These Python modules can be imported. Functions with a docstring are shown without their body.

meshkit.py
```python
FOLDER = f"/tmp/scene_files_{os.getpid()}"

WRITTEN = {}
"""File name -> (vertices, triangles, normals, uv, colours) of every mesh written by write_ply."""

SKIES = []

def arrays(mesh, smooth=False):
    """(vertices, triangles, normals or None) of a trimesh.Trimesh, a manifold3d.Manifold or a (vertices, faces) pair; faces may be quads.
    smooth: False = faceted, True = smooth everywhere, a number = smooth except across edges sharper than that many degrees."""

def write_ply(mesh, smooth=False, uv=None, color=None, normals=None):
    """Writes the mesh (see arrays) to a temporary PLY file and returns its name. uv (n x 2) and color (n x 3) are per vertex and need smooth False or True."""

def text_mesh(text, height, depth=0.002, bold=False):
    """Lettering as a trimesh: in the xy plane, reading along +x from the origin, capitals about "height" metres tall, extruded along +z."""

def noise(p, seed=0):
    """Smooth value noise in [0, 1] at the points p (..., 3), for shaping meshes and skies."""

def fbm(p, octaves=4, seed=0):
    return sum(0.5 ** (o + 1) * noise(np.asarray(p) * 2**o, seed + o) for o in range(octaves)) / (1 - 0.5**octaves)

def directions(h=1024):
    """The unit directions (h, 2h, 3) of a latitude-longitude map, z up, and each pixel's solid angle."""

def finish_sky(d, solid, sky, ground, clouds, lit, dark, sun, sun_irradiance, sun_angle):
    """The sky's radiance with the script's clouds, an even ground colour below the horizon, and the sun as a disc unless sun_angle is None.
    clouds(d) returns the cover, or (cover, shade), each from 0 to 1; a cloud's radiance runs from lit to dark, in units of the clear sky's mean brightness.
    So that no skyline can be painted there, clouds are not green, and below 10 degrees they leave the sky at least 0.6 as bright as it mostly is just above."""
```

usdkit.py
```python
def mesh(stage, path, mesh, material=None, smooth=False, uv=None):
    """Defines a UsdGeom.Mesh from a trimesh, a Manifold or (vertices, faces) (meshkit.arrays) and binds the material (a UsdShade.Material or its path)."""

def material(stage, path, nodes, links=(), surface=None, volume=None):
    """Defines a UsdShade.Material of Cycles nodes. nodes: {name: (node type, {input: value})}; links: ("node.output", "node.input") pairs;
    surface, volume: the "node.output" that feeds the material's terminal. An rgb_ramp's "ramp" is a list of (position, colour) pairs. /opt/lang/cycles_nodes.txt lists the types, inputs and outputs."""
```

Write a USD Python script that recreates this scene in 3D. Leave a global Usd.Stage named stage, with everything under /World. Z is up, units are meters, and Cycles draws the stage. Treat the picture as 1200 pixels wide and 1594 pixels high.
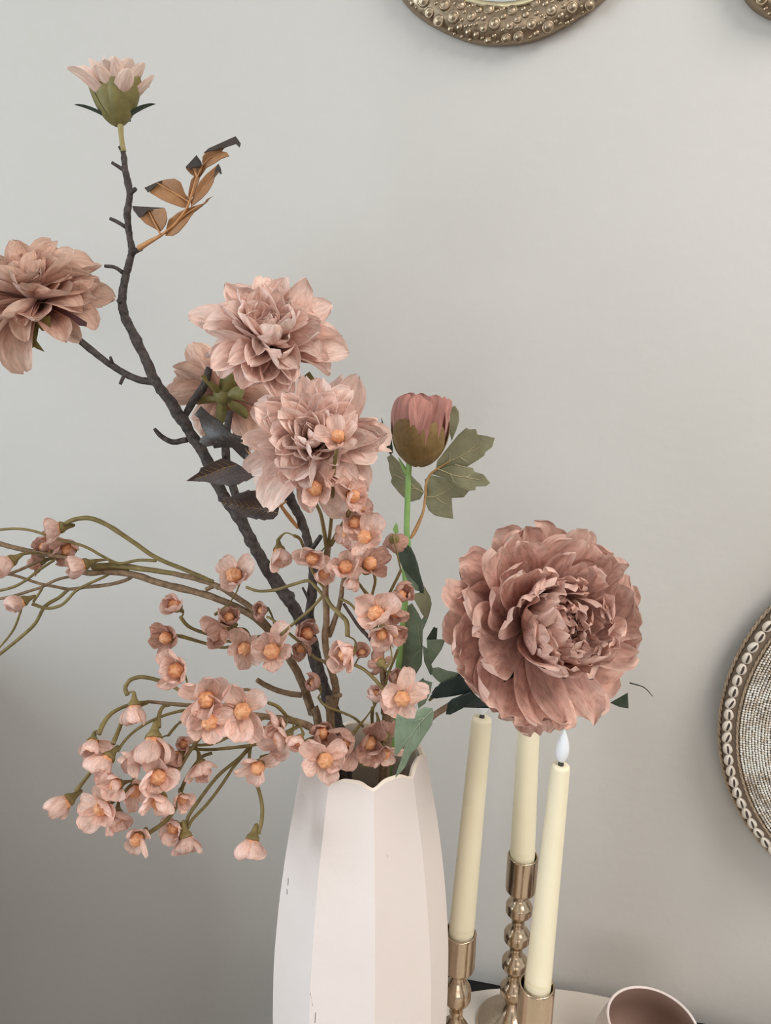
import math
import numpy as np
import trimesh
import shapely.geometry as sg
import usdkit
from meshkit import fbm, noise
from pxr import Usd, UsdGeom, UsdLux, UsdShade, Gf, Sdf

# ------------------------------------------------------------------ stage, camera, light
stage = Usd.Stage.CreateInMemory()
UsdGeom.SetStageUpAxis(stage, 'Z')
UsdGeom.SetStageMetersPerUnit(stage, 1.0)
UsdGeom.Xform.Define(stage, '/World')
UsdGeom.Scope.Define(stage, '/World/Looks')

FPX, EYE = 1200.0, np.array([0, 0, 1.48])
EXPOSURE = -1.75
PITCH, YAW, ROLL = math.radians(14), math.radians(11.5), 0.022
FWD = np.array([-math.sin(YAW) * math.cos(PITCH), math.cos(YAW) * math.cos(PITCH), -math.sin(PITCH)])
_r0 = np.array([math.cos(YAW), math.sin(YAW), 0])
_u0 = np.cross(_r0, FWD)
RGT = _r0 * math.cos(ROLL) + _u0 * math.sin(ROLL)
UPV = _u0 * math.cos(ROLL) - _r0 * math.sin(ROLL)
cam = UsdGeom.Camera.Define(stage, '/World/camera')
M = np.eye(4); M[0, :3], M[1, :3], M[2, :3], M[3, :3] = RGT, UPV, -FWD, EYE
UsdGeom.Xformable(cam).AddTransformOp().Set(Gf.Matrix4d(*M.ravel().tolist()))
cam.CreateHorizontalApertureAttr(36.0)
cam.CreateVerticalApertureAttr(36.0 * 1594 / 1200)
cam.CreateFocalLengthAttr(36.0 * FPX / 1200)
cam.CreateClippingRangeAttr(Gf.Vec2f(0.02, 100))
cam.CreateExposureAttr(EXPOSURE)

WALL_Y, TRAY_Z = 0.686, 0.82
RX0, RX1, RY0, CEIL = -1.9, 2.3, -2.9, 2.45        # the room


def rect_light(path, pos, target, w, h, color, intensity):
    l = UsdLux.RectLight.Define(stage, path)
    l.CreateWidthAttr(w); l.CreateHeightAttr(h); l.CreateColorAttr(Gf.Vec3f(*color)); l.CreateIntensityAttr(intensity)
    pos, target = np.array(pos, float), np.array(target, float)
    z = pos - target; z /= np.linalg.norm(z)
    x = np.cross([0, 0, 1], z); x /= np.linalg.norm(x)
    m = np.eye(4); m[0, :3], m[1, :3], m[2, :3], m[3, :3] = x, np.cross(z, x), z, pos
    UsdGeom.Xformable(l).AddTransformOp().Set(Gf.Matrix4d(*m.ravel().tolist()))


# daylight through the room's two windows (left, cool; right behind the camera, larger and warmer)
rect_light('/World/window_light_left', (RX0 + .03, -0.95, 1.62), (0, -0.95, 1.62), 1.3, 1.25, (0.80, 0.92, 1.0), 29.5)
rect_light('/World/window_light_right', (0.85, RY0 + .03, 1.7), (0.85, 0, 1.7), 1.9, 1.3, (1.0, 0.95, 0.91), 8.5)
rect_light('/World/rooflight', (0.95, -0.1, CEIL - .01), (0.951, -0.1, 0), 1.0, 0.8, (1.0, 0.97, 0.93), 33.0)

# ------------------------------------------------------------------ helpers
def ray(u, v):
    return FWD + RGT * (u - 600) / FPX - UPV * (v - 797) / FPX


def P(u, v, Y):
    r = ray(u, v)
    return EYE + r * (Y / r[1])


def depth(p):
    return float((np.asarray(p) - EYE) @ FWD)


def px(p):                                       # metres per picture pixel at the point p
    return depth(p) / FPX


def camdir(a):                                   # a = (right, up, towards the camera)
    d = RGT * a[0] + UPV * a[1] - FWD * a[2]
    return d / np.linalg.norm(d)


def frame(axis, spin=0.0):
    z = np.asarray(axis, float) / np.linalg.norm(axis)
    x = np.cross([0.13, 0.21, 0.97] if abs(z[2]) < .9 else [1, 0, 0.1], z); x /= np.linalg.norm(x)
    y = np.cross(z, x)
    c, s = math.cos(spin), math.sin(spin)
    return np.stack([x * c + y * s, -x * s + y * c, z], 1)


used = {}


def numbered(parent, name):
    k = used.get((parent, name), -1) + 1
    used[(parent, name)] = k
    return name if k == 0 else f'{name}_{k:03d}'


def say(prim, label=None, cat=None, group=None, kind=None):
    for k, v in (('label', label), ('category', cat), ('group', group), ('kind', kind)):
        if v:
            prim.SetCustomDataByKey(k, v)
    return prim


class Thing:
    def __init__(self, name, label, cat, base=(0, 0, 0), group=None, kind=None):
        self.path = '/World/' + numbered('/World', name)
        self.base = np.array(base, float)
        x = UsdGeom.Xform.Define(stage, self.path)
        x.AddTranslateOp().Set(Gf.Vec3d(*self.base.tolist()))
        self.prim = say(x.GetPrim(), label, cat, group, kind)

    def add(self, name, vf, mat, parent=None, smooth=True, uv=None, label=None, kind=None):
        """A part (or, with parent, a sub-part); vertices in world coordinates."""
        par = parent or self.path
        path = par + '/' + numbered(par, name)
        if hasattr(vf, 'vertices'):
            vf = (np.array(vf.vertices), np.array(vf.faces))
        m = usdkit.mesh(stage, path, (vf[0] - self.base, vf[1]), L[mat], smooth=smooth, uv=uv)
        m.CreateDoubleSidedAttr(True)
        say(m.GetPrim(), label, kind=kind)
        return path


def single(name, vf, mat, label=None, cat=None, kind=None, smooth=False):
    path = '/World/' + numbered('/World', name)
    if hasattr(vf, 'vertices'):
        vf = (np.array(vf.vertices), np.array(vf.faces))
    m = usdkit.mesh(stage, path, vf, L[mat], smooth=smooth)
    say(m.GetPrim(), label, cat, kind=kind)
    return path


def box(x0, x1, y0, y1, z0, z1):
    m = trimesh.creation.box([x1 - x0, y1 - y0, z1 - z0])
    m.apply_translation([(x0 + x1) / 2, (y0 + y1) / 2, (z0 + z1) / 2])
    return m


def cat_meshes(parts):
    vs, fs, n = [], [], 0
    for v, f in parts:
        vs.append(v); fs.append(np.asarray(f) + n); n += len(v)
    return np.vstack(vs), np.vstack(fs)


def catmull(pts, n=5):
    p = np.asarray(pts, float)
    p = np.vstack([2 * p[0] - p[1], p, 2 * p[-1] - p[-2]])
    out = []
    for i in range(1, len(p) - 2):
        for t in np.linspace(0, 1, n, endpoint=False):
            a, b, c, d = p[i - 1:i + 3]
            out.append(.5 * (2 * b + (c - a) * t + (2 * a - 5 * b + 4 * c - d) * t * t + (3 * b - a - 3 * c + d) * t ** 3))
    return np.array(out + [p[-2]])


def tube(pts, rad, sides=9, n=5, bark=0.0, seed=0, smooth=True):
    """A stem through the points, radius per point, closed ends; bark: relative bumpiness."""
    pr = np.c_[np.asarray(pts, float), np.broadcast_to(rad, len(pts))]
    pr = catmull(pr, n) if smooth else pr
    p, r = pr[:, :3], np.maximum(pr[:, 3], 1e-4)
    t = np.gradient(p, axis=0); t /= np.linalg.norm(t, axis=1, keepdims=True) + 1e-12
    ref = np.array([0.3, 1, 0.2]); x = np.cross(t, ref); x /= np.linalg.norm(x, axis=1, keepdims=True) + 1e-12
    y = np.cross(t, x)
    a = np.linspace(0, 2 * np.pi, sides, endpoint=False)
    ring = x[:, None] * np.cos(a)[None, :, None] + y[:, None] * np.sin(a)[None, :, None]
    rr = np.repeat(r[:, None], sides, 1)
    if bark:
        q = p[:, None] + ring * r[:, None, None]
        rr = rr * (1 + bark * (fbm(q * 330, 3, seed) - .5) * 3 + bark * 1.1 * np.clip((noise(q * 110, seed + 5) - .70) * 5, 0, 1))
    v = (p[:, None] + ring * rr[..., None]).reshape(-1, 3)
    k = len(p)
    f = []
    for i in range(k - 1):
        for j in range(sides):
            a0, b0 = i * sides + j, i * sides + (j + 1) % sides
            f += [[a0, b0, b0 + sides], [a0, b0 + sides, a0 + sides]]
    v = np.vstack([v, p[0], p[-1]])
    for j in range(sides):
        f += [[k * sides, (j + 1) % sides, j], [k * sides + 1, (k - 1) * sides + j, (k - 1) * sides + (j + 1) % sides]]
    return v, np.array(f)


def stem(spec, bark=0.0, seed=0, sides=9, n=5):
    """spec: (u, v, Y, radius in pixels) along the stem."""
    pts = [P(u, v, Y) for u, v, Y, _ in spec]
    return tube(pts, [s[3] * px(p) for s, p in zip(spec, pts)], sides, n, bark, seed)


def lathe(profile, center, sides=48, axis=None):
    """profile: (radius, height) from the bottom up (or along any closed path)."""
    pr = np.asarray(profile, float); k = len(pr)
    a = np.linspace(0, 2 * np.pi, sides, endpoint=False)
    loc = np.stack([pr[:, :1] * np.cos(a), pr[:, :1] * np.sin(a), np.repeat(pr[:, 1:], sides, 1)], -1).reshape(-1, 3)
    v = loc if axis is None else loc @ frame(axis).T
    f = []
    for i in range(k - 1):
        for j in range(sides):
            p, q = i * sides + j, i * sides + (j + 1) % sides
            f += [[p, q, q + sides], [p, q + sides, p + sides]]
    return v + np.asarray(center), np.array(f)


def solidify(v, f, t):
    """A closed sheet of thickness t from an open surface."""
    m = trimesh.Trimesh(v, f, process=False)
    n = m.vertex_normals
    k = len(v)
    e = np.sort(m.edges, axis=1)
    uniq, inv, cnt = np.unique(e, axis=0, return_inverse=True, return_counts=True)
    b = m.edges[cnt[inv.ravel()] == 1]
    side = np.vstack([np.c_[b[:, 1], b[:, 0], b[:, 0] + k], np.c_[b[:, 1], b[:, 0] + k, b[:, 1] + k]]) if len(b) else np.zeros((0, 3), int)
    return np.vstack([v + n * t / 2, v - n * t / 2]), np.vstack([f, f[:, ::-1] + k, side])


# ------------------------------------------------------------------ materials
L = {}


def srgb(r, g, b):
    c = np.array([r, g, b]) / 255
    return tuple(np.where(c <= .04045, c / 12.92, ((c + .055) / 1.055) ** 2.4))


def mat(name, nodes, links, surface):
    L[name] = usdkit.material(stage, '/World/Looks/' + name, nodes, links, surface=surface)


def plain(name, color, rough=.5, metallic=0., spec=.5, vary=None, scale=60, bump=0., bscale=200, **kw):
    nodes = {'p': ('principled_bsdf', {'base_color': color, 'roughness': rough, 'metallic': metallic, 'specular_ior_level': spec, **kw}), 'g': ('geometry', {})}
    links = []
    if vary is not None:
        nodes['n'] = ('noise_texture', {'scale': scale, 'detail': 5, 'roughness': .6})
        nodes['r'] = ('rgb_ramp', {'ramp': [(.3, vary), (.7, color)]})
        links += [('g.position', 'n.vector'), ('n.fac', 'r.fac'), ('r.color', 'p.base_color')]
    if bump:
        nodes['bn'] = ('noise_texture', {'scale': bscale, 'detail': 4})
        nodes['b'] = ('bump', {'strength': 1.0, 'distance': bump})
        links += [('g.position', 'bn.vector'), ('bn.fac', 'b.height'), ('b.normal', 'p.normal')]
    mat(name, nodes, links, 'p.BSDF')


def petal_mat(name, base, mid, tip, vein, rough=.75, trans=.3, vs=(4.5, 2.2), vein_amt=.42, edge=None):
    """Printed silk petal: base to tip colour, fine lengthwise veins, part of the light passing through."""
    nodes = {
        'uv': ('uvmap', {'attribute': 'st'}), 'sx': ('separate_xyz', {}),
        'ramp': ('rgb_ramp', {'ramp': [(0, base), (.35, mid), (.8, tip), (1, tip)]}),
        'oi': ('object_info', {}), 'off': ('combine_xyz', {}), 'o2': ('math', {'math_type': 'multiply', 'value2': 37.0}),
        'mp': ('mapping', {'scale': (vs[0], vs[1], 1)}), 'ad': ('vector_math', {'math_type': 'add'}),
        'n': ('noise_texture', {'scale': 1.0, 'detail': 4, 'roughness': .65, 'distortion': 1.6}),
        'vr': ('rgb_ramp', {'ramp': [(.36, (vein_amt,) * 3), (.52, (.12,) * 3), (.7, (0, 0, 0))]}),
        'mx': ('mix', {'color2': vein}),
        'n2': ('noise_texture', {'scale': 2.2, 'detail': 2}), 'r2': ('rgb_ramp', {'ramp': [(.3, (.82,) * 3), (.7, (1.1,) * 3)]}),
        'mu': ('mix', {'mix_type': 'multiply', 'fac': 1.0}),
        'rv': ('map_range', {'from_min': 0, 'from_max': 1, 'to_min': .84, 'to_max': 1.1}), 'hs': ('hsv', {}),
        'bp': ('bump', {'strength': .5, 'distance': .0006}),
        'p': ('principled_bsdf', {'roughness': rough, 'specular_ior_level': .25, 'sheen_weight': .15}),
        't': ('translucent_bsdf', {}), 'ms': ('mix_closure', {'fac': trans})}
    links = [('uv.UV', 'sx.vector'), ('sx.y', 'ramp.fac'), ('oi.random', 'o2.value1'), ('o2.value', 'off.x'), ('o2.value', 'off.z'),
             ('uv.UV', 'mp.vector'), ('mp.vector', 'ad.vector1'), ('off.vector', 'ad.vector2'), ('ad.vector', 'n.vector'), ('ad.vector', 'n2.vector'),
             ('n.fac', 'vr.fac'), ('vr.color', 'mx.fac'), ('ramp.color', 'mx.color1'), ('mx.color', 'mu.color1'), ('n2.fac', 'r2.fac'), ('r2.color', 'mu.color2'),
             ('oi.random', 'rv.value'), ('rv.result', 'hs.value'), ('mu.color', 'hs.color'), ('hs.color', 'p.base_color'), ('hs.color', 't.color'),
             ('n.fac', 'bp.height'), ('bp.normal', 'p.normal'), ('p.BSDF', 'ms.closure1'), ('t.BSDF', 'ms.closure2')]
    if edge:                                           # a paler (or darker) hem along the petal's margin
        nodes |= {'e1': ('math', {'math_type': 'subtract', 'value2': .5}), 'e2': ('math', {'math_type': 'absolute'}), 'e3': ('map_range', {'from_min': .40, 'from_max': .5, 'to_min': 0, 'to_max': .5, 'clamp': True}),
                  'e4': ('map_range', {'from_min': .90, 'from_max': 1.0, 'to_min': 0, 'to_max': .6, 'clamp': True}), 'e5': ('math', {'math_type': 'maximum'}), 'em': ('mix', {'color2': edge})}
        links = [k for k in links if k != ('ramp.color', 'mx.color1')] + [('sx.x', 'e1.value1'), ('e1.value', 'e2.value1'), ('e2.value', 'e3.value'), ('sx.y', 'e4.value'), ('e3.result', 'e5.value1'), ('e4.result', 'e5.value2'),
                 ('e5.value', 'em.fac'), ('ramp.color', 'em.color1'), ('em.color', 'mx.color1')]
    mat(name, nodes, links, 'ms.closure')


def leaf_mat(name, color, dark, rough=.55, trans=.15, spec=.4):
    nodes = {'g': ('geometry', {}), 'n': ('noise_texture', {'scale': 90, 'detail': 5, 'roughness': .65}), 'r': ('rgb_ramp', {'ramp': [(.3, dark), (.68, color)]}),
             'bn': ('noise_texture', {'scale': 700, 'detail': 2}), 'b': ('bump', {'strength': .5, 'distance': .0004}),
             'p': ('principled_bsdf', {'roughness': rough, 'specular_ior_level': spec}), 't': ('translucent_bsdf', {}), 'm': ('mix_closure', {'fac': trans})}
    links = [('g.position', 'n.vector'), ('n.fac', 'r.fac'), ('r.color', 'p.base_color'), ('r.color', 't.color'), ('g.position', 'bn.vector'), ('bn.fac', 'b.height'),
             ('b.normal', 'p.normal'), ('p.BSDF', 'm.closure1'), ('t.BSDF', 'm.closure2')]
    mat(name, nodes, links, 'm.closure')


plain('wall_paint', srgb(199, 195, 190), .75, spec=.2, bump=.00025, bscale=120)
plain('armchair_linen', srgb(112, 100, 90), .9, spec=.1, vary=srgb(98, 87, 78), scale=400)
plain('chair_wood', srgb(70, 50, 36), .5)
plain('room_paint', srgb(218, 217, 214), .8, spec=.2)
plain('ceiling_paint', srgb(240, 238, 234), .85, spec=.2)
plain('floor_wood', srgb(118, 104, 92), .5, vary=srgb(98, 85, 74), scale=6)
plain('window_frame', srgb(240, 240, 238), .4)
plain('black_lacquer', srgb(13, 13, 14), .45, spec=.4)
plain('black_metal', srgb(22, 22, 23), .35)
plain('tray_marble', srgb(214, 206, 196), .4, vary=srgb(204, 194, 183), scale=14)
plain('vase_ceramic', srgb(231, 219, 214), .62, spec=.3, vary=srgb(228, 215, 209), scale=14, bump=.00012, bscale=260)
plain('vase_inside', srgb(246, 232, 216), .8, spec=.2)
plain('scuff', srgb(96, 92, 90), .8)
plain('bowl_glaze', srgb(234, 218, 212), .28, spec=.5)
plain('bowl_inside', srgb(176, 146, 132), .38, spec=.45)
plain('candle_wax', srgb(246, 236, 208), .42, spec=.4, vary=srgb(243, 231, 200), scale=30)
plain('flame_plastic', srgb(244, 244, 250), .3, transmission_weight=.0, subsurface_weight=.3, subsurface_scale=.003)
plain('wick', srgb(60, 58, 58), .6)
plain('bead_cream', srgb(220, 212, 198), .3, spec=.5)
plain('shell', srgb(226, 216, 204), .3, spec=.5, vary=srgb(206, 192, 176), scale=160)
plain('shell_slit', srgb(64, 54, 48), .8)
plain('rope', srgb(186, 166, 142), .85, vary=srgb(150, 128, 106), scale=300)
plain('backing', srgb(120, 104, 88), .9)
plain('mirror_glass', (.86, .87, .88), .03, metallic=1.0)
plain('bark_dark', srgb(90, 80, 75), .75, spec=.25, vary=srgb(48, 44, 44), scale=260, bump=.0012, bscale=420)
plain('bark_grey', srgb(112, 98, 92), .75, spec=.25, vary=srgb(76, 66, 62), scale=260, bump=.0008, bscale=500)
plain('bark_brown', srgb(148, 120, 94), .75, spec=.25, vary=srgb(104, 84, 62), scale=220, bump=.0008, bscale=500)
plain('stem_khaki', srgb(164, 150, 104), .6, spec=.3, vary=srgb(140, 126, 82), scale=120)
plain('stem_olive', srgb(140, 122, 78), .6, spec=.3, vary=srgb(106, 92, 54), scale=120, bump=.0003, bscale=400)
plain('stem_tan', srgb(178, 140, 92), .6, spec=.3, vary=srgb(150, 112, 70), scale=120)
plain('stem_copper', srgb(196, 144, 96), .55, spec=.3, vary=srgb(172, 120, 74), scale=150)
plain('stem_green', srgb(146, 180, 108), .5, spec=.35, vary=srgb(126, 162, 90), scale=100)
plain('stem_pinkbrown', srgb(168, 138, 116), .65, spec=.3, vary=srgb(128, 104, 84), scale=150)
plain('vein_gold', srgb(150, 116, 66), .6)
plain('vein_pale', srgb(178, 166, 128), .6)
plain('vein_grey', srgb(150, 156, 132), .6)
plain('vein_dark', srgb(62, 70, 60), .5)
plain('pistil', srgb(230, 172, 126), .35, spec=.5, vary=srgb(196, 124, 82), scale=300, bump=.0008, bscale=420)
leaf_mat('leaf_copper', srgb(174, 126, 84), srgb(148, 102, 64))
leaf_mat('leaf_brown', srgb(84, 66, 60), srgb(54, 43, 41), .5)
leaf_mat('leaf_black', srgb(72, 62, 57), srgb(48, 42, 39), .42, .05)
leaf_mat('leaf_olive', srgb(152, 148, 116), srgb(128, 126, 98))
leaf_mat('leaf_sage', srgb(138, 152, 126), srgb(112, 128, 104))
leaf_mat('leaf_deep', srgb(72, 82, 66), srgb(50, 60, 48), .45)
leaf_mat('leaf_dark', srgb(44, 56, 50), srgb(28, 38, 34), .4, .05)
leaf_mat('sepal_olive', srgb(140, 130, 78), srgb(104, 95, 52))
leaf_mat('sepal_brown', srgb(152, 124, 78), srgb(108, 84, 46))
leaf_mat('sepal_maroon', srgb(96, 54, 52), srgb(66, 36, 38))
petal_mat('petal_dahlia', srgb(192, 124, 106), srgb(240, 196, 178), srgb(252, 226, 214), srgb(200, 138, 118), vs=(4.5, 2.2), vein_amt=.42)
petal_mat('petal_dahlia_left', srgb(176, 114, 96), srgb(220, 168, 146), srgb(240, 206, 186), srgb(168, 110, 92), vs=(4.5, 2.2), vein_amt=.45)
petal_mat('petal_bud', srgb(214, 168, 148), srgb(242, 208, 192), srgb(250, 228, 214), srgb(212, 162, 144))
petal_mat('petal_peony', srgb(158, 98, 86), srgb(214, 162, 147), srgb(232, 188, 172), srgb(172, 116, 102), vs=(7, 4), vein_amt=.55, edge=srgb(246, 214, 198))
petal_mat('petal_rosebud', srgb(186, 124, 114), srgb(212, 156, 146), srgb(210, 154, 142), srgb(160, 104, 96), vs=(8, 1.2), vein_amt=.6)
petal_mat('petal_blossom', srgb(240, 190, 164), srgb(246, 212, 196), srgb(252, 222, 210), srgb(216, 158, 134), rough=.5, vs=(6, 2), trans=.35, vein_amt=.45, edge=srgb(232, 180, 160))
petal_mat('petal_blossom_tan', srgb(192, 140, 120), srgb(214, 168, 150), srgb(222, 178, 160), srgb(156, 104, 88), vs=(6, 2), trans=.35, vein_amt=.6)


def brass(name, color, rough, stretch, amt=.0002):
    nodes = {'g': ('geometry', {}), 'mp': ('mapping', {'scale': stretch}), 'n': ('noise_texture', {'scale': 1.0, 'detail': 4}),
             'r': ('map_range', {'from_min': .3, 'from_max': .7, 'to_min': rough * .75, 'to_max': rough * 1.35}), 'b': ('bump', {'strength': .35, 'distance': amt}),
             'p': ('principled_bsdf', {'base_color': color, 'metallic': 1.0, 'specular_tint': (1, .95, .9)})}
    links = [('g.position', 'mp.vector'), ('mp.vector', 'n.vector'), ('n.fac', 'r.value'), ('r.result', 'p.roughness'), ('n.fac', 'b.height'), ('b.normal', 'p.normal')]
    mat(name, nodes, links, 'p.BSDF')


brass('brass', srgb(196, 176, 152), .2, (500, 500, 60), .00008)
brass('bronze', srgb(160, 142, 120), .36, (300, 300, 300), .0006)
brass('bronze_edge', srgb(214, 202, 168), .3, (300, 300, 300), .0004)

# ------------------------------------------------------------------ the room
T = .1


def structure(name, m, material='room_paint'):
    return single(name, m, material, kind='structure')


structure('wall_back', box(RX0 - T, RX1 + T, WALL_Y, WALL_Y + T, 0, CEIL), 'wall_paint')
structure('floor', box(RX0 - T, RX1 + T, RY0 - T, WALL_Y + T, -T, 0), 'floor_wood')
structure('ceiling', box(RX0 - T, RX1 + T, RY0 - T, WALL_Y + T, CEIL, CEIL + T), 'ceiling_paint')
structure('wall_right', box(RX1, RX1 + T, RY0, WALL_Y, 0, CEIL))


def holed(name, along, fixed0, fixed1, a0, a1, h0, h1, z0, z1):
    """A wall with a window opening: four boxes joined."""
    mk = (lambda p, q, r, s: box(fixed0, fixed1, p, q, r, s)) if along == 'y' else (lambda p, q, r, s: box(p, q, fixed0, fixed1, r, s))
    structure(name, trimesh.util.concatenate([mk(a0, h0, 0, CEIL), mk(h1, a1, 0, CEIL), mk(h0, h1, 0, z0), mk(h0, h1, z1, CEIL)]))


holed('wall_left', 'y', RX0 - T, RX0, RY0, WALL_Y, -1.6, -.3, 1.0, 2.24)
holed('wall_front', 'x', RY0 - T, RY0, RX0, RX1, -.1, 1.8, 1.05, 2.35)
for n_, (vert, c, lo, hi, z0, z1) in enumerate((('y', RX0 - .06, -1.6, -.3, 1.0, 2.24), ('x', RY0 - .06, -.1, 1.8, 1.05, 2.35))):
    bars = [(lo, lo + .05, z0, z1), (hi - .05, hi, z0, z1), (lo + .05, hi - .05, z0, z0 + .05), (lo + .05, hi - .05, z1 - .05, z1), ((lo + hi) / 2 - .02, (lo + hi) / 2 + .02, z0 + .05, z1 - .05)]
    structure(f'window_{n_ + 1}', trimesh.util.concatenate([box(c - .03, c + .03, a, b, p, q) if vert == 'y' else box(a, b, c - .03, c + .03, p, q) for a, b, p, q in bars]), 'window_frame')

# black cabinet against the wall, under the round top
cab = Thing('cabinet', 'black low cabinet against the wall under the round pale tray', 'cabinet', (.3, .5, 0))
CX0, CX1, CY0, CY1, CZ = -.105, .74, .30, WALL_Y - .001, TRAY_Z - .022
cab.add('body', box(CX0, CX1, CY0 + .02, CY1, .06, CZ), 'black_lacquer', smooth=False)
for x in (CX0 + .05, CX1 - .05):
    for y in (CY0 + .06, CY1 - .05):
        cab.add('leg', box(x - .02, x + .02, y - .02, y + .02, 0, .06), 'black_lacquer', smooth=False)
for a, b in ((CX0 + .004, (CX0 + CX1) / 2 - .002), ((CX0 + CX1) / 2 + .002, CX1 - .004)):
    d = cab.add('door', box(a, b, CY0, CY0 + .02, .064, CZ - .004), 'black_lacquer', smooth=False)
    xk = b - .04 if a < .2 else a + .04
    cab.add('knob', trimesh.creation.icosphere(2, .012).apply_translation([xk, CY0 - .01, .5]), 'black_metal', parent=d)

tc, tr = np.array([.0865, .3806, TRAY_Z]), .296
pr = [(0, -.021), (tr - .004, -.021), (tr - .001, -.019), (tr, -.014), (tr, -.006), (tr - .001, -.002), (tr - .004, 0), (0, 0)]
tray = Thing('tray', 'round pale stone tray carrying the vase, candlesticks and bowl', 'tray', (tc[0], tc[1], TRAY_Z - .021))
tray.add('slab', lathe(pr, tc, 128), 'tray_marble', smooth=35)

# high-backed armchair left of the cabinet, just outside the picture; it shades the lower left of the wall
def soft_box(x0, x1, y0, y1, z0, z1, r):
    m = trimesh.util.concatenate([trimesh.creation.icosphere(2, r).apply_translation([x, y, z]) for x in (x0 + r, x1 - r) for y in (y0 + r, y1 - r) for z in (z0 + r, z1 - r)])
    return m.convex_hull


ac = Thing('armchair', 'high-backed taupe linen wing armchair standing left of the black cabinet', 'armchair', (-1.0, .3, 0))
AX0, AX1 = -1.40, -.66
ac.add('seat', soft_box(AX0 + .06, AX1 - .06, -.12, .60, .18, .34, .03), 'armchair_linen', smooth=30)
ac.add('seat_cushion', soft_box(AX0 + .10, AX1 - .10, -.14, .50, .335, .47, .05), 'armchair_linen', smooth=30)
ac.add('backrest', soft_box(AX0 + .05, AX1 - .05, .47, .665, .33, 1.20, .06), 'armchair_linen', smooth=30)
for a, b in ((AX0, AX0 + .11), (AX1 - .11, AX1)):
    ac.add('arm', soft_box(a, b, -.12, .60, .18, .62, .04), 'armchair_linen', smooth=30)
    ac.add('wing', soft_box(a + .01, b - .01, .16, .62, .60, 1.17, .04), 'armchair_linen', smooth=30)
for x in (AX0 + .08, AX1 - .08):
    for y in (-.06, .55):
        ac.add('leg', lathe([(0, 0), (.014, 0), (.024, .19), (0, .19)], (x, y, 0), 16), 'chair_wood')

# ------------------------------------------------------------------ vase
VC = P(566, 1165, .478); VX, VY, VRIM = VC
rim_r = 98 * px(VC)


def vase_rad(z):                                   # radius at height z, from the photographed outline down to a narrower foot
    zs = np.array([TRAY_Z, .85, .90, .96, 1.01, 1.06, 1.10, 1.13, 1.155, VRIM])
    rs = np.array([.050, .0585, .0655, .0675, .0665, .0628, .0580, .0535, .0490, .0440])
    from scipy.interpolate import PchipInterpolator
    return PchipInterpolator(zs, rs)(z)


NF, PH = 9, math.radians(-68)
vase = Thing('vase', 'tall white fluted ceramic vase with scalloped rim holding the artificial flowers', 'vase', (VX, VY, TRAY_Z))


def vase_shell(inset, zs, scallop):
    per = 16
    a = np.arange(NF * per) * 2 * np.pi / (NF * per)
    loc = (a * NF / (2 * np.pi)) % 1                       # 0 at an arris, .5 mid facet
    facet = math.cos(math.pi / NF) / np.cos((loc - .5) * 2 * math.pi / NF)
    flute = facet - .012 * np.sin(math.pi * loc) ** 1.0
    rings = []
    for k, z in enumerate(zs):
        t = (z - TRAY_Z) / (VRIM - TRAY_Z)
        zz = z - scallop * np.abs(np.cos(math.pi * loc)) ** 5 * .0042 * max(0, (t - .8) / .2) ** 2
        r = (vase_rad(z) - inset) * (1.012 * flute)
        rings.append(np.stack([VX + r * np.cos(a + PH), VY + r * np.sin(a + PH), np.broadcast_to(zz, a.shape)], -1))
    return np.array(rings)


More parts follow.
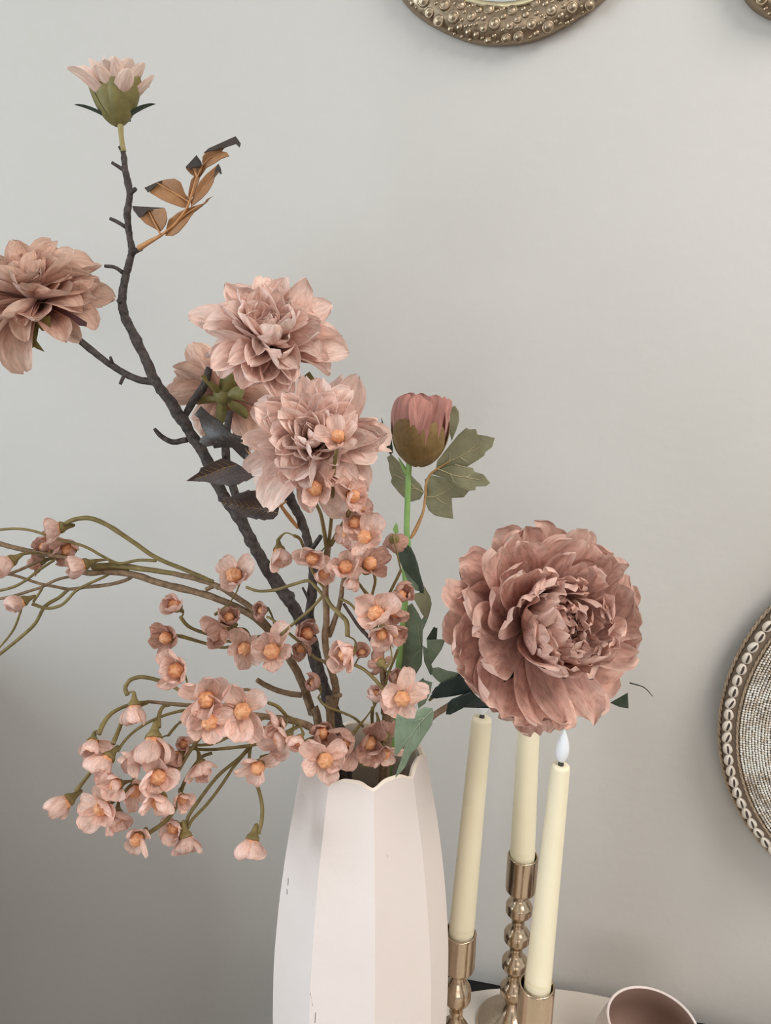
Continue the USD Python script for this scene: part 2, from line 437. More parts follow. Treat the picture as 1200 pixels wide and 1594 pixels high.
def skin(rings):
    k, s = rings.shape[:2]
    i, j = np.meshgrid(np.arange(k - 1), np.arange(s), indexing='ij')
    a, b = (i * s + j).ravel(), (i * s + (j + 1) % s).ravel()
    return rings.reshape(-1, 3), np.vstack([np.c_[a, b, b + s], np.c_[a, b + s, a + s]])


zs = np.r_[np.linspace(TRAY_Z, VRIM - .004, 40), VRIM - .001]
outer = vase_shell(0, zs, 1)
vo = skin(np.concatenate([outer[:1] * [0, 0, 1] + [VX, VY, 0], outer], 0))
vase.add('body', vo, 'vase_ceramic', smooth=14)
inner = vase_shell(.0042, zs[3:][::-1], 1)
top = vase_shell(.002, [VRIM], 1) + [0, 0, .0004]
vase.add('rim', skin(np.concatenate([outer[-1:], top, inner[:1]], 0)), 'vase_inside', smooth=40, label='unglazed beige rim')
vase.add('inside', skin(np.concatenate([inner, inner[-1:] * [0, 0, 1] + [VX, VY, 0]], 0)), 'vase_inside', smooth=30)

def on_vase(u, v):
    r = ray(u, v)
    for d in np.linspace(.40, .75, 1500):
        p = EYE + r * d
        if TRAY_Z < p[2] < VRIM:
            a = math.atan2(p[1] - VY, p[0] - VX) - PH
            loc = (a * NF / (2 * math.pi)) % 1
            if math.hypot(p[0] - VX, p[1] - VY) < vase_rad(p[2]) * 1.012 * (math.cos(math.pi / NF) / math.cos((loc - .5) * 2 * math.pi / NF) - .012 * math.sin(math.pi * loc)):
                return p
    return P(u, v, VY)


for pts_, w_ in (([(449, 1366), (448, 1378)], 1.3), ([(447, 1384), (447, 1392)], 1.5), ([(491, 1576), (490, 1592)], 1.0), ([(483, 1545), (485, 1556), (487, 1566)], .5), ([(602, 1330), (603, 1335)], .6)):
    q = [on_vase(*k) - ray(*k) * .0001 for k in pts_]
    vase.add('scuff', tube(q, [w_ * px(q[0]) * .5] * len(q), 6, 4), 'scuff', label='small grey scuff mark')

# ------------------------------------------------------------------ candlesticks and candles
def axis_z(u, v, X, Y):
    """Height at which the upright through (X, Y) crosses the picture row v."""
    zz = np.linspace(.7, 1.5, 1601)
    d = np.stack([np.full_like(zz, X), np.full_like(zz, Y), zz], -1) - EYE
    vv = 797 - FPX * (d @ UPV) / (d @ FWD)
    return float(np.interp(-v, -vv[::-1], zz[::-1])) if vv[0] < vv[-1] else float(np.interp(-v, -vv, zz))


def candlestick(X, Y, ztop, label):
    t = Thing('candlestick', label, 'candlestick', (X, Y, TRAY_Z), 'brass bobbin candlesticks on the tray')
    ro, ri, hs = .0139, .0121, .0385
    zb = ztop - hs
    t.add('socket', lathe([(0, zb), (.0105, zb), (ro - .0016, zb + .0006), (ro - .0004, zb + .002), (ro, zb + .004), (ro, ztop - .0012), (ro - .0005, ztop - .0003), (ro - .001, ztop), (ri + .0004, ztop), (ri, ztop - .0006), (ri, ztop - .028), (0, ztop - .028)], (X, Y, 0)), 'brass', smooth=40)
    # bobbins down to a domed foot
    foot, pitch, rb, rn = TRAY_Z + .030, .0305, .0122, .0056
    n = max(1, int((zb - foot) / pitch)); pitch = (zb - foot) / n
    for k in range(n):
        z1, z0 = zb - k * pitch, zb - (k + 1) * pitch
        s = np.linspace(0, 1, 25)
        bulge = np.exp(-np.abs((s - .40) / .275) ** 3)
        r = rn + (rb - rn) * np.clip(bulge * 1.06, 0, 1) + .0006 * np.exp(-((s - .93) / .03) ** 2)
        t.add('bobbin', lathe([(0, z0)] + [(a, z0 + (z1 - z0) * b) for a, b in zip(r, s)] + [(0, z1)], (X, Y, 0)), 'brass', smooth=40)
    t.add('foot', lathe([(0, TRAY_Z), (.0315, TRAY_Z), (.0325, TRAY_Z + .0015), (.0322, TRAY_Z + .004), (.0300, TRAY_Z + .0065), (.0225, TRAY_Z + .0115), (.0155, TRAY_Z + .0165), (.0100, TRAY_Z + .0215), (.0068, TRAY_Z + .0262), (.0056, foot), (0, foot)], (X, Y, 0)), 'brass', smooth=40)


def candle(X, Y, ztop, tip, rb, rt, label):
    b, tip = np.array([X, Y, ztop - .0278]), np.array(tip)
    ax = tip - b; Ln = np.linalg.norm(ax)
    t = Thing('candle', label, 'candle', b, 'cream LED taper candles')
    s = np.linspace(0, 1, 14)
    prof = [(0, 0)] + [(rb + (rt - rb) * k, Ln * k) for k in s[:-1]] + [(rt * 1.0, Ln - .003), (rt * .95, Ln - .0012), (rt * .82, Ln - .0003), (rt * .55, Ln), (rt * .3, Ln - .0004), (0, Ln - .0004)]
    t.add('body', lathe(prof, b, 40, ax), 'candle_wax', smooth=40)
    k = .031 / Ln
    t.add('seam', lathe([(rb * .999, .033), (rb * 1.012, .0333), (rb * .998, .0338)], b, 40, ax), 'candle_wax')
    t.add('wick', lathe([(0, Ln - .001), (.0022, Ln - .001), (.0018, Ln + .0025), (0, Ln + .0025)], b, 20, ax), 'wick')
    h = np.linspace(0, 1, 16); hh = .0265
    r = .0043 * (np.sin(np.pi * np.clip(h, 0, 1) ** .80) ** .9) + .0014 * (1 - h) ** 2
    r[-1] = 0
    t.add('flame', lathe([(0, Ln + .002)] + [(a, Ln + .002 + hh * c) for a, c in zip(r, h)], b, 24, ax), 'flame_plastic', label='unlit white plastic flame')


H1, H2, H3 = (EYE + ray(u, v) * d for u, v, d in ((716.5, 1450, .66), (814, 1331, .70), (836, 1532, .60)))
candlestick(*H1, 'brass bobbin candlestick nearest the vase')
candlestick(*H2, 'tallest brass bobbin candlestick, standing rearmost under the big bloom')
candlestick(*H3, 'brass bobbin candlestick beside the small pink bowl')
candle(*H1, P(750, 1116, H1[1] + .012), .0112, .0082, 'cream taper candle leaning right beside the vase')
candle(*H2, P(829, 1010, H2[1] + .01), .0116, .0086, 'cream taper candle whose top hides behind the big bloom')
candle(*H3, P(873, 1190, H3[1] + .004), .0108, .0068, 'cream taper candle with its white flame in full view')

# small pink bowl at the front right
BC = np.array([.12694, .574, .90]); br = .0369
bowl = Thing('bowl', 'small round pale pink bowl with a brown-pink inside at the tray edge', 'bowl', (BC[0], BC[1], TRAY_Z))
hb = BC[2] - TRAY_Z
op = [(0, 0), (.026, 0), (.03, .001), (.041, .012), (.0485, .028), (.0495, .042), (.047, .055), (.0425, .068), (br + .0018, hb - .003), (br + .0012, hb - .0005)]
ip = [(br + .0012, hb - .0005), (br + .0004, hb), (br - .0006, hb - .0002), (br - .001, hb - .0012)]
inn = [(br - .001, hb - .0012), (.040, .066), (.0445, .054), (.047, .042), (.046, .029), (.039, .014), (.028, .005), (0, .004)]
bowl.add('body', lathe(op, (BC[0], BC[1], TRAY_Z), 72), 'bowl_glaze', smooth=50)
bowl.add('rim', lathe(ip, (BC[0], BC[1], TRAY_Z), 72), 'bowl_glaze', smooth=80)
bowl.add('inside', lathe(inn, (BC[0], BC[1], TRAY_Z), 72), 'bowl_inside', smooth=50, label='glossy brown-pink inside')

# ------------------------------------------------------------------ wall decorations
def fit_circle(pts, Y):
    q = np.array([P(u, v, Y)[[0, 2]] for u, v in pts])
    s = np.linalg.lstsq(np.c_[2 * q, np.ones(len(q))], (q ** 2).sum(1), rcond=None)[0]
    return s[0], s[1], math.sqrt(s[2] + s[0] ** 2 + s[1] ** 2)


def wall_disc(profile, cx, cz, sides=96, wob=None):
    """profile (radius, distance from the wall)."""
    v, f = lathe(profile, (0, 0, 0), sides)
    if wob is not None:
        a = np.arctan2(v[:, 1], v[:, 0]); k = wob(a)
        v[:, 0] *= k; v[:, 1] *= k
    return np.c_[cx + v[:, 0], WALL_Y - v[:, 2], cz + v[:, 1]], f[:, ::-1]


def bubble_mirror(cx, cz, R, label, seed, hole=.62):
    rng = np.random.default_rng(seed)
    t = Thing('wall_mirror', label, 'mirror', (cx, WALL_Y, cz))
    wob = lambda a: 1 + .006 * np.sin(3 * a + seed) + .004 * np.sin(7 * a + 2 * seed) + .002 * np.sin(13 * a)
    ri = R * hole
    h = lambda r: .008 + .008 * math.sin(math.pi * min(1, max(0, (r - ri) / (R - ri)))) ** .6
    prof = [(R - .002, 0), (R, .004), (R - .0005, .008)] + [(ri + (R - ri) * k, h(ri + (R - ri) * k)) for k in np.linspace(.97, .03, 14)] + [(ri, .008), (ri - .0004, .003)]
    t.add('frame', wall_disc(prof, cx, cz, 128, wob), 'bronze', label='bronze frame')
    n = 144
    a = np.linspace(0, 2 * np.pi, n, endpoint=False)
    pts = [(cx + (ri + .0012) * math.cos(k), WALL_Y - .0125 - .0006 * rng.random(), cz + (ri + .0012) * math.sin(k)) for k in a]
    v, f = lathe([(ri - .001, .008), (ri - .0012, .012), (ri + .001, .0142), (ri + .0034, .0125)], (0, 0, 0), n)
    v = np.c_[cx + v[:, 0], WALL_Y - v[:, 2] - .0009 * noise(v * 900, 3), cz + v[:, 1]]
    t.add('inner_edge', (v, f[:, ::-1]), 'bronze_edge', label='bright hammered inner edge')
    t.add('mirror_glass', wall_disc([(0, .005), (ri - .0002, .005), (ri - .0002, .003), (0, .003)], cx, cz, 96), 'mirror_glass')
    placed, made = [], []
    for size in np.repeat([.0047, .0041, .0034, .0027, .0021, .0016], [70, 130, 330, 700, 1400, 2600]):
        size = size * rng.uniform(.92, 1.08)
        th, rr = rng.uniform(0, 2 * np.pi), math.sqrt(rng.uniform((ri + size * 1.05) ** 2, (R - size * .45) ** 2))
        p = np.array([rr * math.cos(th), rr * math.sin(th)])
        if placed and (np.hypot(*(np.array([q[0] for q in placed]) - p).T) < (size + np.array([q[1] for q in placed])) * 1.0).any():
            continue
        placed.append((p, size))
        ring = np.array([(1.0, -.25), (1.0, .16), (.9, .34), (.76, .36), (.64, .30), (.45, .44), (0, .54)] if size > .003 else [(1.0, -.25), (.98, .14), (.86, .36), (.5, .56), (0, .62)]) * size
        out = p / rr * (rr - (ri + R) / 2) / (R - ri) * .9
        v, f = lathe(ring, (0, 0, 0), 12 if size > .003 else 8, (out[0], out[1], 1))
        v = v + [p[0], p[1], h(rr) - .0002]
        made.append((abs(math.atan2(p[0], -p[1])) + (.5 if size < .0018 else 0), (np.c_[cx + v[:, 0], WALL_Y - v[:, 2], cz + v[:, 1]], f[:, ::-1])))
    made.sort(key=lambda k: k[0])
    for _, vf in made[:280]:
        t.add('bubble', vf, 'bronze')
    if made[280:]:
        t.add('bubbles', cat_meshes([k[1] for k in made[280:]]), 'bronze', kind='stuff')


bubble_mirror(*fit_circle([(630.7, 0), (654.7, 24), (686.7, 45), (726.7, 61), (769, 66), (812, 62.7), (854.7, 50.7), (894.7, 29), (932, 0)], .672), 'round mirror in a bubbly bronze frame, cut by the top middle of the photo', 3, .745)
MX, MZ, MR = fit_circle([(630.7, 0), (769, 66), (932, 0)], .672)
m2 = P(1262, -95, .672)
bubble_mirror(m2[0], m2[2], np.linalg.norm(P(1174, 4, .672) - m2), 'smaller bubbly bronze mirror peeking in at the top right corner', 8, .7)

# beaded shield with cowrie rim
cx, cz, cr = fit_circle([(1200, 949), (1164, 991), (1136.5, 1041), (1119, 1108), (1116, 1151), (1122, 1194), (1135, 1237.5), (1155, 1281), (1181, 1321), (1200, 1341)], .658)
sh = Thing('beaded_shield', 'round beaded wall shield edged with cowrie shells at the right', 'wall decoration', (cx, WALL_Y, cz))
dome = lambda r: .026 + .024 * (1 - (r / cr) ** 2)
sh.add('backing', wall_disc([(cr * .90, 0), (cr * .96, .010), (cr * .985, .016), (cr * .97, .024)] + [(cr * k, dome(cr * k) - .0006) for k in np.linspace(.95, 0, 16)], cx, cz), 'backing')
# a twisted cord inside the shells and one along the outer edge
for rr, dd, w in ((cr * .918, .0305, .0010), (cr * .985, .0205, .0013)):
    n = 520
    a = np.linspace(0, 2 * np.pi, n)
    pieces = []
    for s in (0, np.pi):
        ph = a * 95 + s
        q = np.stack([cx + (rr + w * .6 * np.cos(ph)) * np.cos(a), WALL_Y - dd - w * .6 * np.sin(ph), cz + (rr + w * .6 * np.cos(ph)) * np.sin(a)], -1)
        pieces.append(tube(q, np.full(n, w * .75), 5, smooth=False))
    sh.add('cord', cat_meshes(pieces), 'rope')
ns = int(2 * np.pi * cr * .958 / .0109)
for k in range(ns):
    a = 2 * np.pi * k / ns
    rng = np.random.default_rng(500 + k)
    c = np.array([cx + cr * .958 * math.cos(a), WALL_Y - .0280, cz + cr * .958 * math.sin(a)])
    tg, rd, nm = np.array([-math.sin(a), 0, math.cos(a)]), np.array([math.cos(a), 0, math.sin(a)]), np.array([0, -1, 0])
    tilt = rng.uniform(-.25, .25)
    tg, rd = tg * math.cos(tilt) + rd * math.sin(tilt), rd * math.cos(tilt) - tg * math.sin(tilt)
    s = trimesh.creation.icosphere(2, 1.0)
    q = s.vertices.copy()
    egg = 1 + .18 * q[:, 0]
    groove = .35 * np.exp(-(q[:, 1] / .16) ** 2) * (q[:, 2] > 0) * (np.abs(q[:, 0]) < .85)
    v = c + tg * (q[:, :1] * .0056) + rd * (q[:, 1:2] * .0041 * egg[:, None]) + nm * (q[:, 2:] * .0030 * (1 - groove[:, None]))
    sp = sh.add('cowrie_shell', (v, s.faces), 'shell')
    w = np.linspace(-.72, .72, 7)
    hw = np.full(7, .00085) * np.sqrt(np.clip(1 - (w / .8) ** 2, .05, 1)) * rng.uniform(.9, 1.3)
    up = .0030 * np.sqrt(1 - (w * .95) ** 2) * .72 + .0009
    lft = [c + tg * x * .0052 + rd * (y + .0004 * math.sin(2 * x)) + nm * z for x, y, z in zip(w, hw, up)]
    rgt = [c + tg * x * .0052 + rd * (-y + .0004 * math.sin(2 * x)) + nm * z for x, y, z in zip(w, hw, up)]
    f = [[i, i + 1, i + 8] for i in range(6)] + [[i, i + 8, i + 7] for i in range(6)]
    sh.add('slit', (np.array(lft + rgt), np.array(f)), 'shell_slit', parent=sp)
# seed beads: rows of tiny glass beads, far too many to count
pts, mats = [], []
rng = np.random.default_rng(12)
bd = .00235
for i in range(int(cr * .875 / bd)):
    r = cr * .902 - i * bd
    if r < bd: break
    n = int(2 * np.pi * r / (bd * .98))
    a = np.linspace(0, 2 * np.pi, n, endpoint=False) + rng.random()
    rj = r + rng.normal(0, .00012, n)
    pts.append(np.stack([cx + rj * np.cos(a), WALL_Y - dome(rj) - .0004 - rng.random(n) * .0004, cz + rj * np.sin(a)], -1))
    mats.append(a)
pts, ang = np.vstack(pts), np.concatenate(mats)
inst = UsdGeom.PointInstancer.Define(stage, sh.path + '/seed_beads')
say(inst.GetPrim(), 'rows of tiny off-white seed beads', kind='stuff')
bcols = [('bead_white', srgb(232, 228, 220)), ('bead_warm', srgb(214, 202, 186)), ('bead_grey', srgb(190, 182, 172)), ('bead_tan', srgb(172, 154, 134))]
protos = []
for nm_, c in bcols:
    plain(nm_, c, .25, spec=.55)
    s = trimesh.creation.icosphere(1, 1.0)
    v = s.vertices * [bd * .5, bd * .46, bd * .5]
    pp = f'{sh.path}/seed_beads/{nm_}'
    usdkit.mesh(stage, pp, (v, s.faces), L[nm_], smooth=True)
    protos.append(pp)
inst.CreatePrototypesRel().SetTargets([Sdf.Path(p) for p in protos])
inst.CreatePositionsAttr([Gf.Vec3f(*map(float, p - sh.base)) for p in pts])
patch = fbm(pts * 45, 3, 4)
pid = np.clip(np.digitize(patch + rng.normal(0, .10, len(pts)), [.47, .60, .70]), 0, 3)
inst.CreateProtoIndicesAttr([int(k) for k in pid])

# ------------------------------------------------------------------ petals and flowers
def petal(Ln, W, a0, a1, curl, cup, ruffle=0., freq=3., rng=None, nu=8, nv=5, pa=.6, pb=.45, twist=0., side=0., notch=0., e=1.):
    """A petal in the flower's own frame: z is the flower's axis, the petal leaves towards +x.
    a0, a1: angle from the axis at base and tip; curl: extra bend of the tip; cup: hollowness; ruffle: waviness of the edge."""
    s = 1 - (1 - np.linspace(0, 1, nu)) ** 1.25
    ang = a0 + (a1 - a0) * s ** e + curl * s ** 3
    ds = np.diff(s, prepend=0) * Ln
    cx_, cz_ = np.cumsum(np.sin(ang) * ds), np.cumsum(np.cos(ang) * ds)
    pk = pa / (pa + pb)
    w = W / 2 * (np.clip(s, .012, 1) ** pa) * (np.clip(1.004 - s, .004, 1) ** pb) / (pk ** pa * (1 - pk) ** pb)
    v = np.linspace(-1, 1, nv)
    ph = rng.uniform(0, 6.28, 4)
    tw = twist * s
    S, V = np.meshgrid(s, v, indexing='ij')
    y = V * w[:, None]
    n = cup * w[:, None] * (V ** 2 - .25)
    n = n + ruffle * W * S ** 1.5 * (.6 * np.sin(freq * V * 1.6 + ph[0]) + .4 * np.sin(freq * 2.3 * V + ph[1] + 3 * S)) * (.35 + .65 * V ** 2 + .3 * S)
    lengthen = ruffle * Ln * .35 * S * np.sin(freq * 1.9 * V + ph[2]) - notch * Ln * S ** 2 * np.exp(-(V / .3) ** 2) * .4
    y = y + side * Ln * S ** 2
    y, n = y * np.cos(tw)[:, None] - n * np.sin(tw)[:, None], y * np.sin(tw)[:, None] + n * np.cos(tw)[:, None]
    X = cx_[:, None] - np.cos(ang)[:, None] * n + np.sin(ang)[:, None] * lengthen
    Z = cz_[:, None] + np.sin(ang)[:, None] * n + np.cos(ang)[:, None] * lengthen
    verts = np.stack([X, y, Z], -1).reshape(-1, 3)
    i, j = np.meshgrid(np.arange(nu - 1), np.arange(nv - 1), indexing='ij')
    a = (i * nv + j).ravel()
    f = np.vstack([np.c_[a, a + 1, a + nv + 1], np.c_[a, a + nv + 1, a + nv]])
    uv = np.stack([(V.ravel() + 1) / 2, S.ravel()], -1)
    return verts, f, uv


def place(v, phi, off, F, c):
    cs, sn = math.cos(phi), math.sin(phi)
    v = v + np.asarray(off)
    v = np.stack([v[:, 0] * cs - v[:, 1] * sn, v[:, 0] * sn + v[:, 1] * cs, v[:, 2]], -1)
    return v @ F.T + c


GOLD = math.radians(137.508)


def ball(c, r, F=np.eye(3), sq=(1, 1, 1), sub=2):
    s = trimesh.creation.icosphere(sub, 1.0)
    return (s.vertices * r * np.array(sq)) @ F.T + c, s.faces


def dahlia(t, u, v, Y, Rpx, axis, n, seed, material='petal_dahlia', tmin=8, tmax=112, sepal='sepal_olive', sepals=5, label=None, slim=.44, loose=1.0):
    rng = np.random.default_rng(seed)
    c = P(u, v, Y); R = Rpx * px(c)
    F = frame(camdir(axis), seed)
    h = t.add('flower_head', ball(c - F[:, 2] * R * .18, R * .17, F), 'sepal_olive', label=label)
    for k in range(n):
        q = (k + .5) / n
        a1 = math.radians(tmin + (tmax - tmin) * q ** .85) + rng.normal(0, .19 * loose)
        Ln = R * (.46 + .60 * q ** .7) * rng.uniform(.80, 1.14)
        W = Ln * slim * rng.uniform(.85, 1.25) * (1.15 if q < .35 else 1.0)
        curl = rng.choice([-1, 1], p=[.6, .4]) * rng.uniform(.1, 1.0) * loose if q > .2 else -rng.uniform(-.2, .5)
        vv, f, uv = petal(Ln, W, a1 * .55, a1 + .15, curl, rng.uniform(.4, .95), .06 * loose, 2.6, rng, 10, 7, .72, rng.uniform(.34, .6), rng.normal(0, .45 * loose), rng.normal(0, .08))
        vv = place(vv, k * GOLD + rng.normal(0, .2), (R * .06, 0, -R * .26 * q + R * .02), F, c)
        t.add('petal', (vv, f), material, parent=h, uv=uv)
    for k in range(sepals):
        a1 = math.radians(rng.uniform(100, 140))
        vv, f, uv = petal(R * rng.uniform(.34, .66), R * rng.uniform(.18, .28), a1 * rng.uniform(.6, .9), a1 + rng.normal(0, .3), rng.normal(.2, .5), .7, .05, 2, rng, 9, 5, .6, .5, rng.normal(0, .6))
        t.add('sepal', place(vv, k * 2 * math.pi / sepals + rng.normal(0, .2), (R * .08, 0, -R * .3), F, c) * 1.0 if False else (place(vv, k * 2 * math.pi / sepals + rng.normal(0, .2), (R * .08, 0, -R * .3), F, c), f), sepal, parent=h, uv=uv)
    return c, F, R, h


bn = [0]


def blossom(t, u, v, Y, size, face, opn=.8, tan=False, tail=None, tail_r=1.3, bead=True):
    """A small five-petalled blossom; face = (right, up, towards the camera); tail: pixels (u, v, Y) of its stalk after the calyx."""
    bn[0] += 1
    rng = np.random.default_rng(1000 + bn[0])
    c = P(u, v, Y); s = size * px(c) * (.52 if opn > .4 else .60)
    F = frame(camdir(np.array(face) / np.linalg.norm(face) + rng.normal(0, .16, 3)), rng.uniform(0, 6))
    rb = s * .37
    vb, fb = ball(c, rb, F, (1, 1, 1.05), 3)
    a = np.arctan2((vb - c) @ F[:, 1], (vb - c) @ F[:, 0])
    vb = c + (vb - c) * (1 + .05 * np.sin(6 * a))[:, None]
    m = 'petal_blossom_tan' if tan else 'petal_blossom'
    h = t.add('blossom', (vb, fb), 'pistil')
    phi0 = rng.uniform(0, 6)
    n_ = int(rng.choice([4, 5, 5]))
    for k in range(n_):
        a1 = math.radians(18 + 62 * opn + rng.normal(0, 15))
        Ln = s * rng.uniform(.98, 1.5)
        vv, f, uv = petal(Ln, s * rng.uniform(.82, 1.3) * (1.1 if n_ == 4 else 1), max(a1 * 1.05, .8), a1 * .8 + rng.normal(0, .15), -(1 - opn) * 1.25 + rng.normal(0, .45), rng.uniform(.4, .85), .06, 2.5, rng, 9, 9, .6, .28, rng.normal(0, .4))
        vv = place(vv, phi0 + k * 2 * math.pi / n_ + rng.normal(0, .17), (s * .05, 0, -rb * .95), F, c)
        t.add('petal', (vv, f), m, parent=h, uv=uv)
    # calyx and stalk
    b = c - F[:, 2] * rb * .55
    e = b - F[:, 2] * s * .70
    t.add('calyx', tube([b, b - F[:, 2] * s * .16, b - F[:, 2] * s * .34, e], [rb * .98, rb * .86, s * .19, s * .1], 10, 4), 'stem_olive', parent=h)
    if tail is not None:                               # (points of the twigs, of their ends)
        every, ends = tail
        de, da = np.linalg.norm(ends - e, axis=1), np.linalg.norm(every - e, axis=1)
        q = ends[de.argmin()] if de.min() < max(.016, da.min() * 1.8) else every[da.argmin()]
        m_ = (e + q) / 2 - F[:, 2] * min(np.linalg.norm(q - e) * .3, s * .4)
        t.add('stalk', tube([b - F[:, 2] * s * .45, e, m_, q], [s * .09, s * .1, tail_r * px(c), tail_r * px(c)], 7, 5), 'stem_olive', parent=h)


def leaf(t, name, poly, Y, material, parent=None, fold=None, depthfun=None, thick=.0005, veins=None, vein_mat='vein_gold', vr=.55, label=None, tilt=(0, 0), wave=.003, seed=0, fine=10):
    """A leaf cut to an outline given in picture pixels, standing at depth Y; fold = (midrib points) gives it a V section;
    tilt: how far it leans in depth (metres per 100 pixels right / down); veins: list of polylines."""
    pg = sg.Polygon(poly).buffer(0)
    if pg.geom_type != 'Polygon':
        pg = max(pg.geoms, key=lambda g: g.area)
    v2, f = trimesh.creation.triangulate_polygon(pg.segmentize(fine), engine='earcut')
    v3, f = trimesh.remesh.subdivide_to_size(np.c_[v2, np.zeros(len(v2))], f, fine * 1.4, max_iter=8)
    m = trimesh.Trimesh(v3, f, process=True); v2, f = np.array(m.vertices)[:, :2], np.array(m.faces)
    cen = np.array(pg.centroid.coords[0])

    def yy(q):
        q = np.atleast_2d(q)
        y = Y + (q[:, 0] - cen[0]) * tilt[0] / 100 + (q[:, 1] - cen[1]) * tilt[1] / 100
        y = y + wave * (noise(np.c_[q / 34., np.full(len(q), seed + .5)], seed) - .5) * 2
        if fold is not None:
            ln = sg.LineString(fold)
            y = y - .00016 * np.array([ln.distance(sg.Point(*k)) for k in q])
        return y

    v = np.array([P(a, b, c) for (a, b), c in zip(v2, yy(v2))])
    sv, sf = solidify(v, f, thick)
    path = t.add(name, (sv, sf), material, parent=parent, label=label)
    if veins and parent is None:
        parts = []
        for ln in veins:
            ln = np.asarray(ln, float)
            q = np.vstack([np.linspace(a, b, 5)[:-1] for a, b in zip(ln[:-1], ln[1:])] + [ln[-1:]])
            y3 = yy(q) - .0004
            p3 = [P(a, b, c) for (a, b), c in zip(q, y3)]
            parts.append(tube(p3, np.linspace(vr, vr * .45, len(p3)) * px(p3[0]), 5, smooth=False))
        t.add('veins', cat_meshes(parts), vein_mat, parent=path)
    return path


def Z(x0, y0, k, pts):
    return [(x0 + a / k, y0 + b / k) for a, b in pts]


def side_veins(mid, n, length, ang=50):
    """Midrib plus n pairs of side veins."""
    mid = np.asarray(mid, float); out = [mid]
    seg = np.r_[0, np.cumsum(np.linalg.norm(np.diff(mid, axis=0), axis=1))]
    for k in range(1, n + 1):
        s = seg[-1] * k / (n + 1)
        p = np.array([np.interp(s, seg, mid[:, 0]), np.interp(s, seg, mid[:, 1])])
        d = np.array([np.interp(s + 2, seg, mid[:, 0]), np.interp(s + 2, seg, mid[:, 1])]) - p; d /= np.linalg.norm(d) + 1e-9
        for sg_ in (-1, 1):
            a = math.radians(ang * sg_)
            e = np.array([d[0] * math.cos(a) - d[1] * math.sin(a), d[0] * math.sin(a) + d[1] * math.cos(a)])
            out.append([p, p + e * length * (.55 + .45 * math.sin(math.pi * min(.95, k / (n + 1) + .12)))])
    return out


FOOT = np.array([VX, VY, TRAY_Z + .03])


def into_vase(du=0., dy=0., z=.10):
    return FOOT + [du, dy, z]


def stem_w(spec, ends=(), bark=0., seed=0, sides=9, n=5):
    pts = [P(u, v, Y) for u, v, Y, _ in spec]; rad = [s[3] * px(p) for s, p in zip(spec, pts)]
    for e in ends:
        pts.append(np.asarray(e)); rad.append(rad[-1] * .95)
    return tube(pts, rad, sides, n, bark, seed)


# ---- branch A: tall dark branch, top bud, left dahlia, rear dahlia, copper leaf
A = Thing('dahlia_branch', 'tall dark branch with a half-open dahlia on top and another at the left edge', 'artificial flower', into_vase(0, 0, 0))
A.add('branch', stem_w([(187, 228, .50, 3.4), (192, 240, .50, 4.2), (195, 265, .50, 4.6), (202, 300, .50, 5), (198, 335, .50, 5), (202, 370, .50, 5.2), (205, 392, .50, 5.6), (196, 428, .50, 5.8), (190, 465, .50, 6.6), (194, 492, .50, 7), (206, 516, .50, 6.8), (224, 553, .50, 7.2), (241, 592, .50, 8), (263, 622, .50, 8), (285, 655, .50, 8.4), (301, 682, .50, 8.6), (322, 715, .498, 8.8), (346, 768, .496, 9), (374, 810, .494, 9), (402, 862, .492, 9.2), (434, 912, .49, 9.8), (460, 950, .488, 9.6), (478, 992, .487, 9), (495, 1045, .486, 9), (511, 1090, .485, 9), (523, 1130, .484, 9), (535, 1180, .483, 9)], [into_vase(.004, .0, .12)], .24, 1, 14, 9), 'bark_dark')
A.add('neck', stem_w([(187, 190, .50, 5), (189, 215, .50, 3.8), (192, 236, .50, 4.6)]), 'stem_khaki', label='pale green-tan neck under the top flower')
for spec in ([(163, 414, .497, 2.6), (178, 416, .498, 2.8), (191, 424, .50, 3.4)], [(174, 253, .497, 2.6), (184, 259, .498, 2.8), (194, 266, .50, 3.2)], [(171, 340, .497, 2.4), (182, 345, .498, 2.8), (196, 354, .50, 3.2)], [(211, 294, .498, 3.2), (202, 302, .50, 3.4)],
             [(240, 667, .494, 2.6), (252, 680, .496, 4), (270, 688, .498, 4.4), (292, 684, .50, 4.6)], [(220, 386, .50, 4), (206, 394, .50, 4)], [(184, 468, .494, 3), (190, 470, .50, 5)], [(284, 655, .503, 5), (300, 626, .508, 6), (318, 600, .512, 6.4), (326, 572, .515, 5)],
             [(358, 640, .513, 5), (351, 690, .508, 6.2), (356, 735, .502, 6.2), (368, 775, .497, 6.4), (384, 825, .494, 6)], [(349, 706, .50, 3), (352, 715, .506, 3.4)]):
    A.add('twig', stem_w(spec, (), .14, len(spec)), 'bark_dark')
A.add('side_branch', stem_w([(243, 595, .50, 6), (216, 591, .50, 5.4), (190, 579, .50, 5.2), (164, 562, .499, 5), (135, 539, .499, 5), (110, 519, .498, 4.8), (96, 507, .498, 4.6), (80, 488, .50, 4.4)], (), .14, 3, 10), 'bark_dark')
for spec in ([(172, 556, .495, 2.2), (175, 566, .499, 2.8)], [(187, 598, .496, 2.6), (196, 578, .50, 3)]):
    A.add('stub', stem_w(spec, (), .1), 'bark_dark')


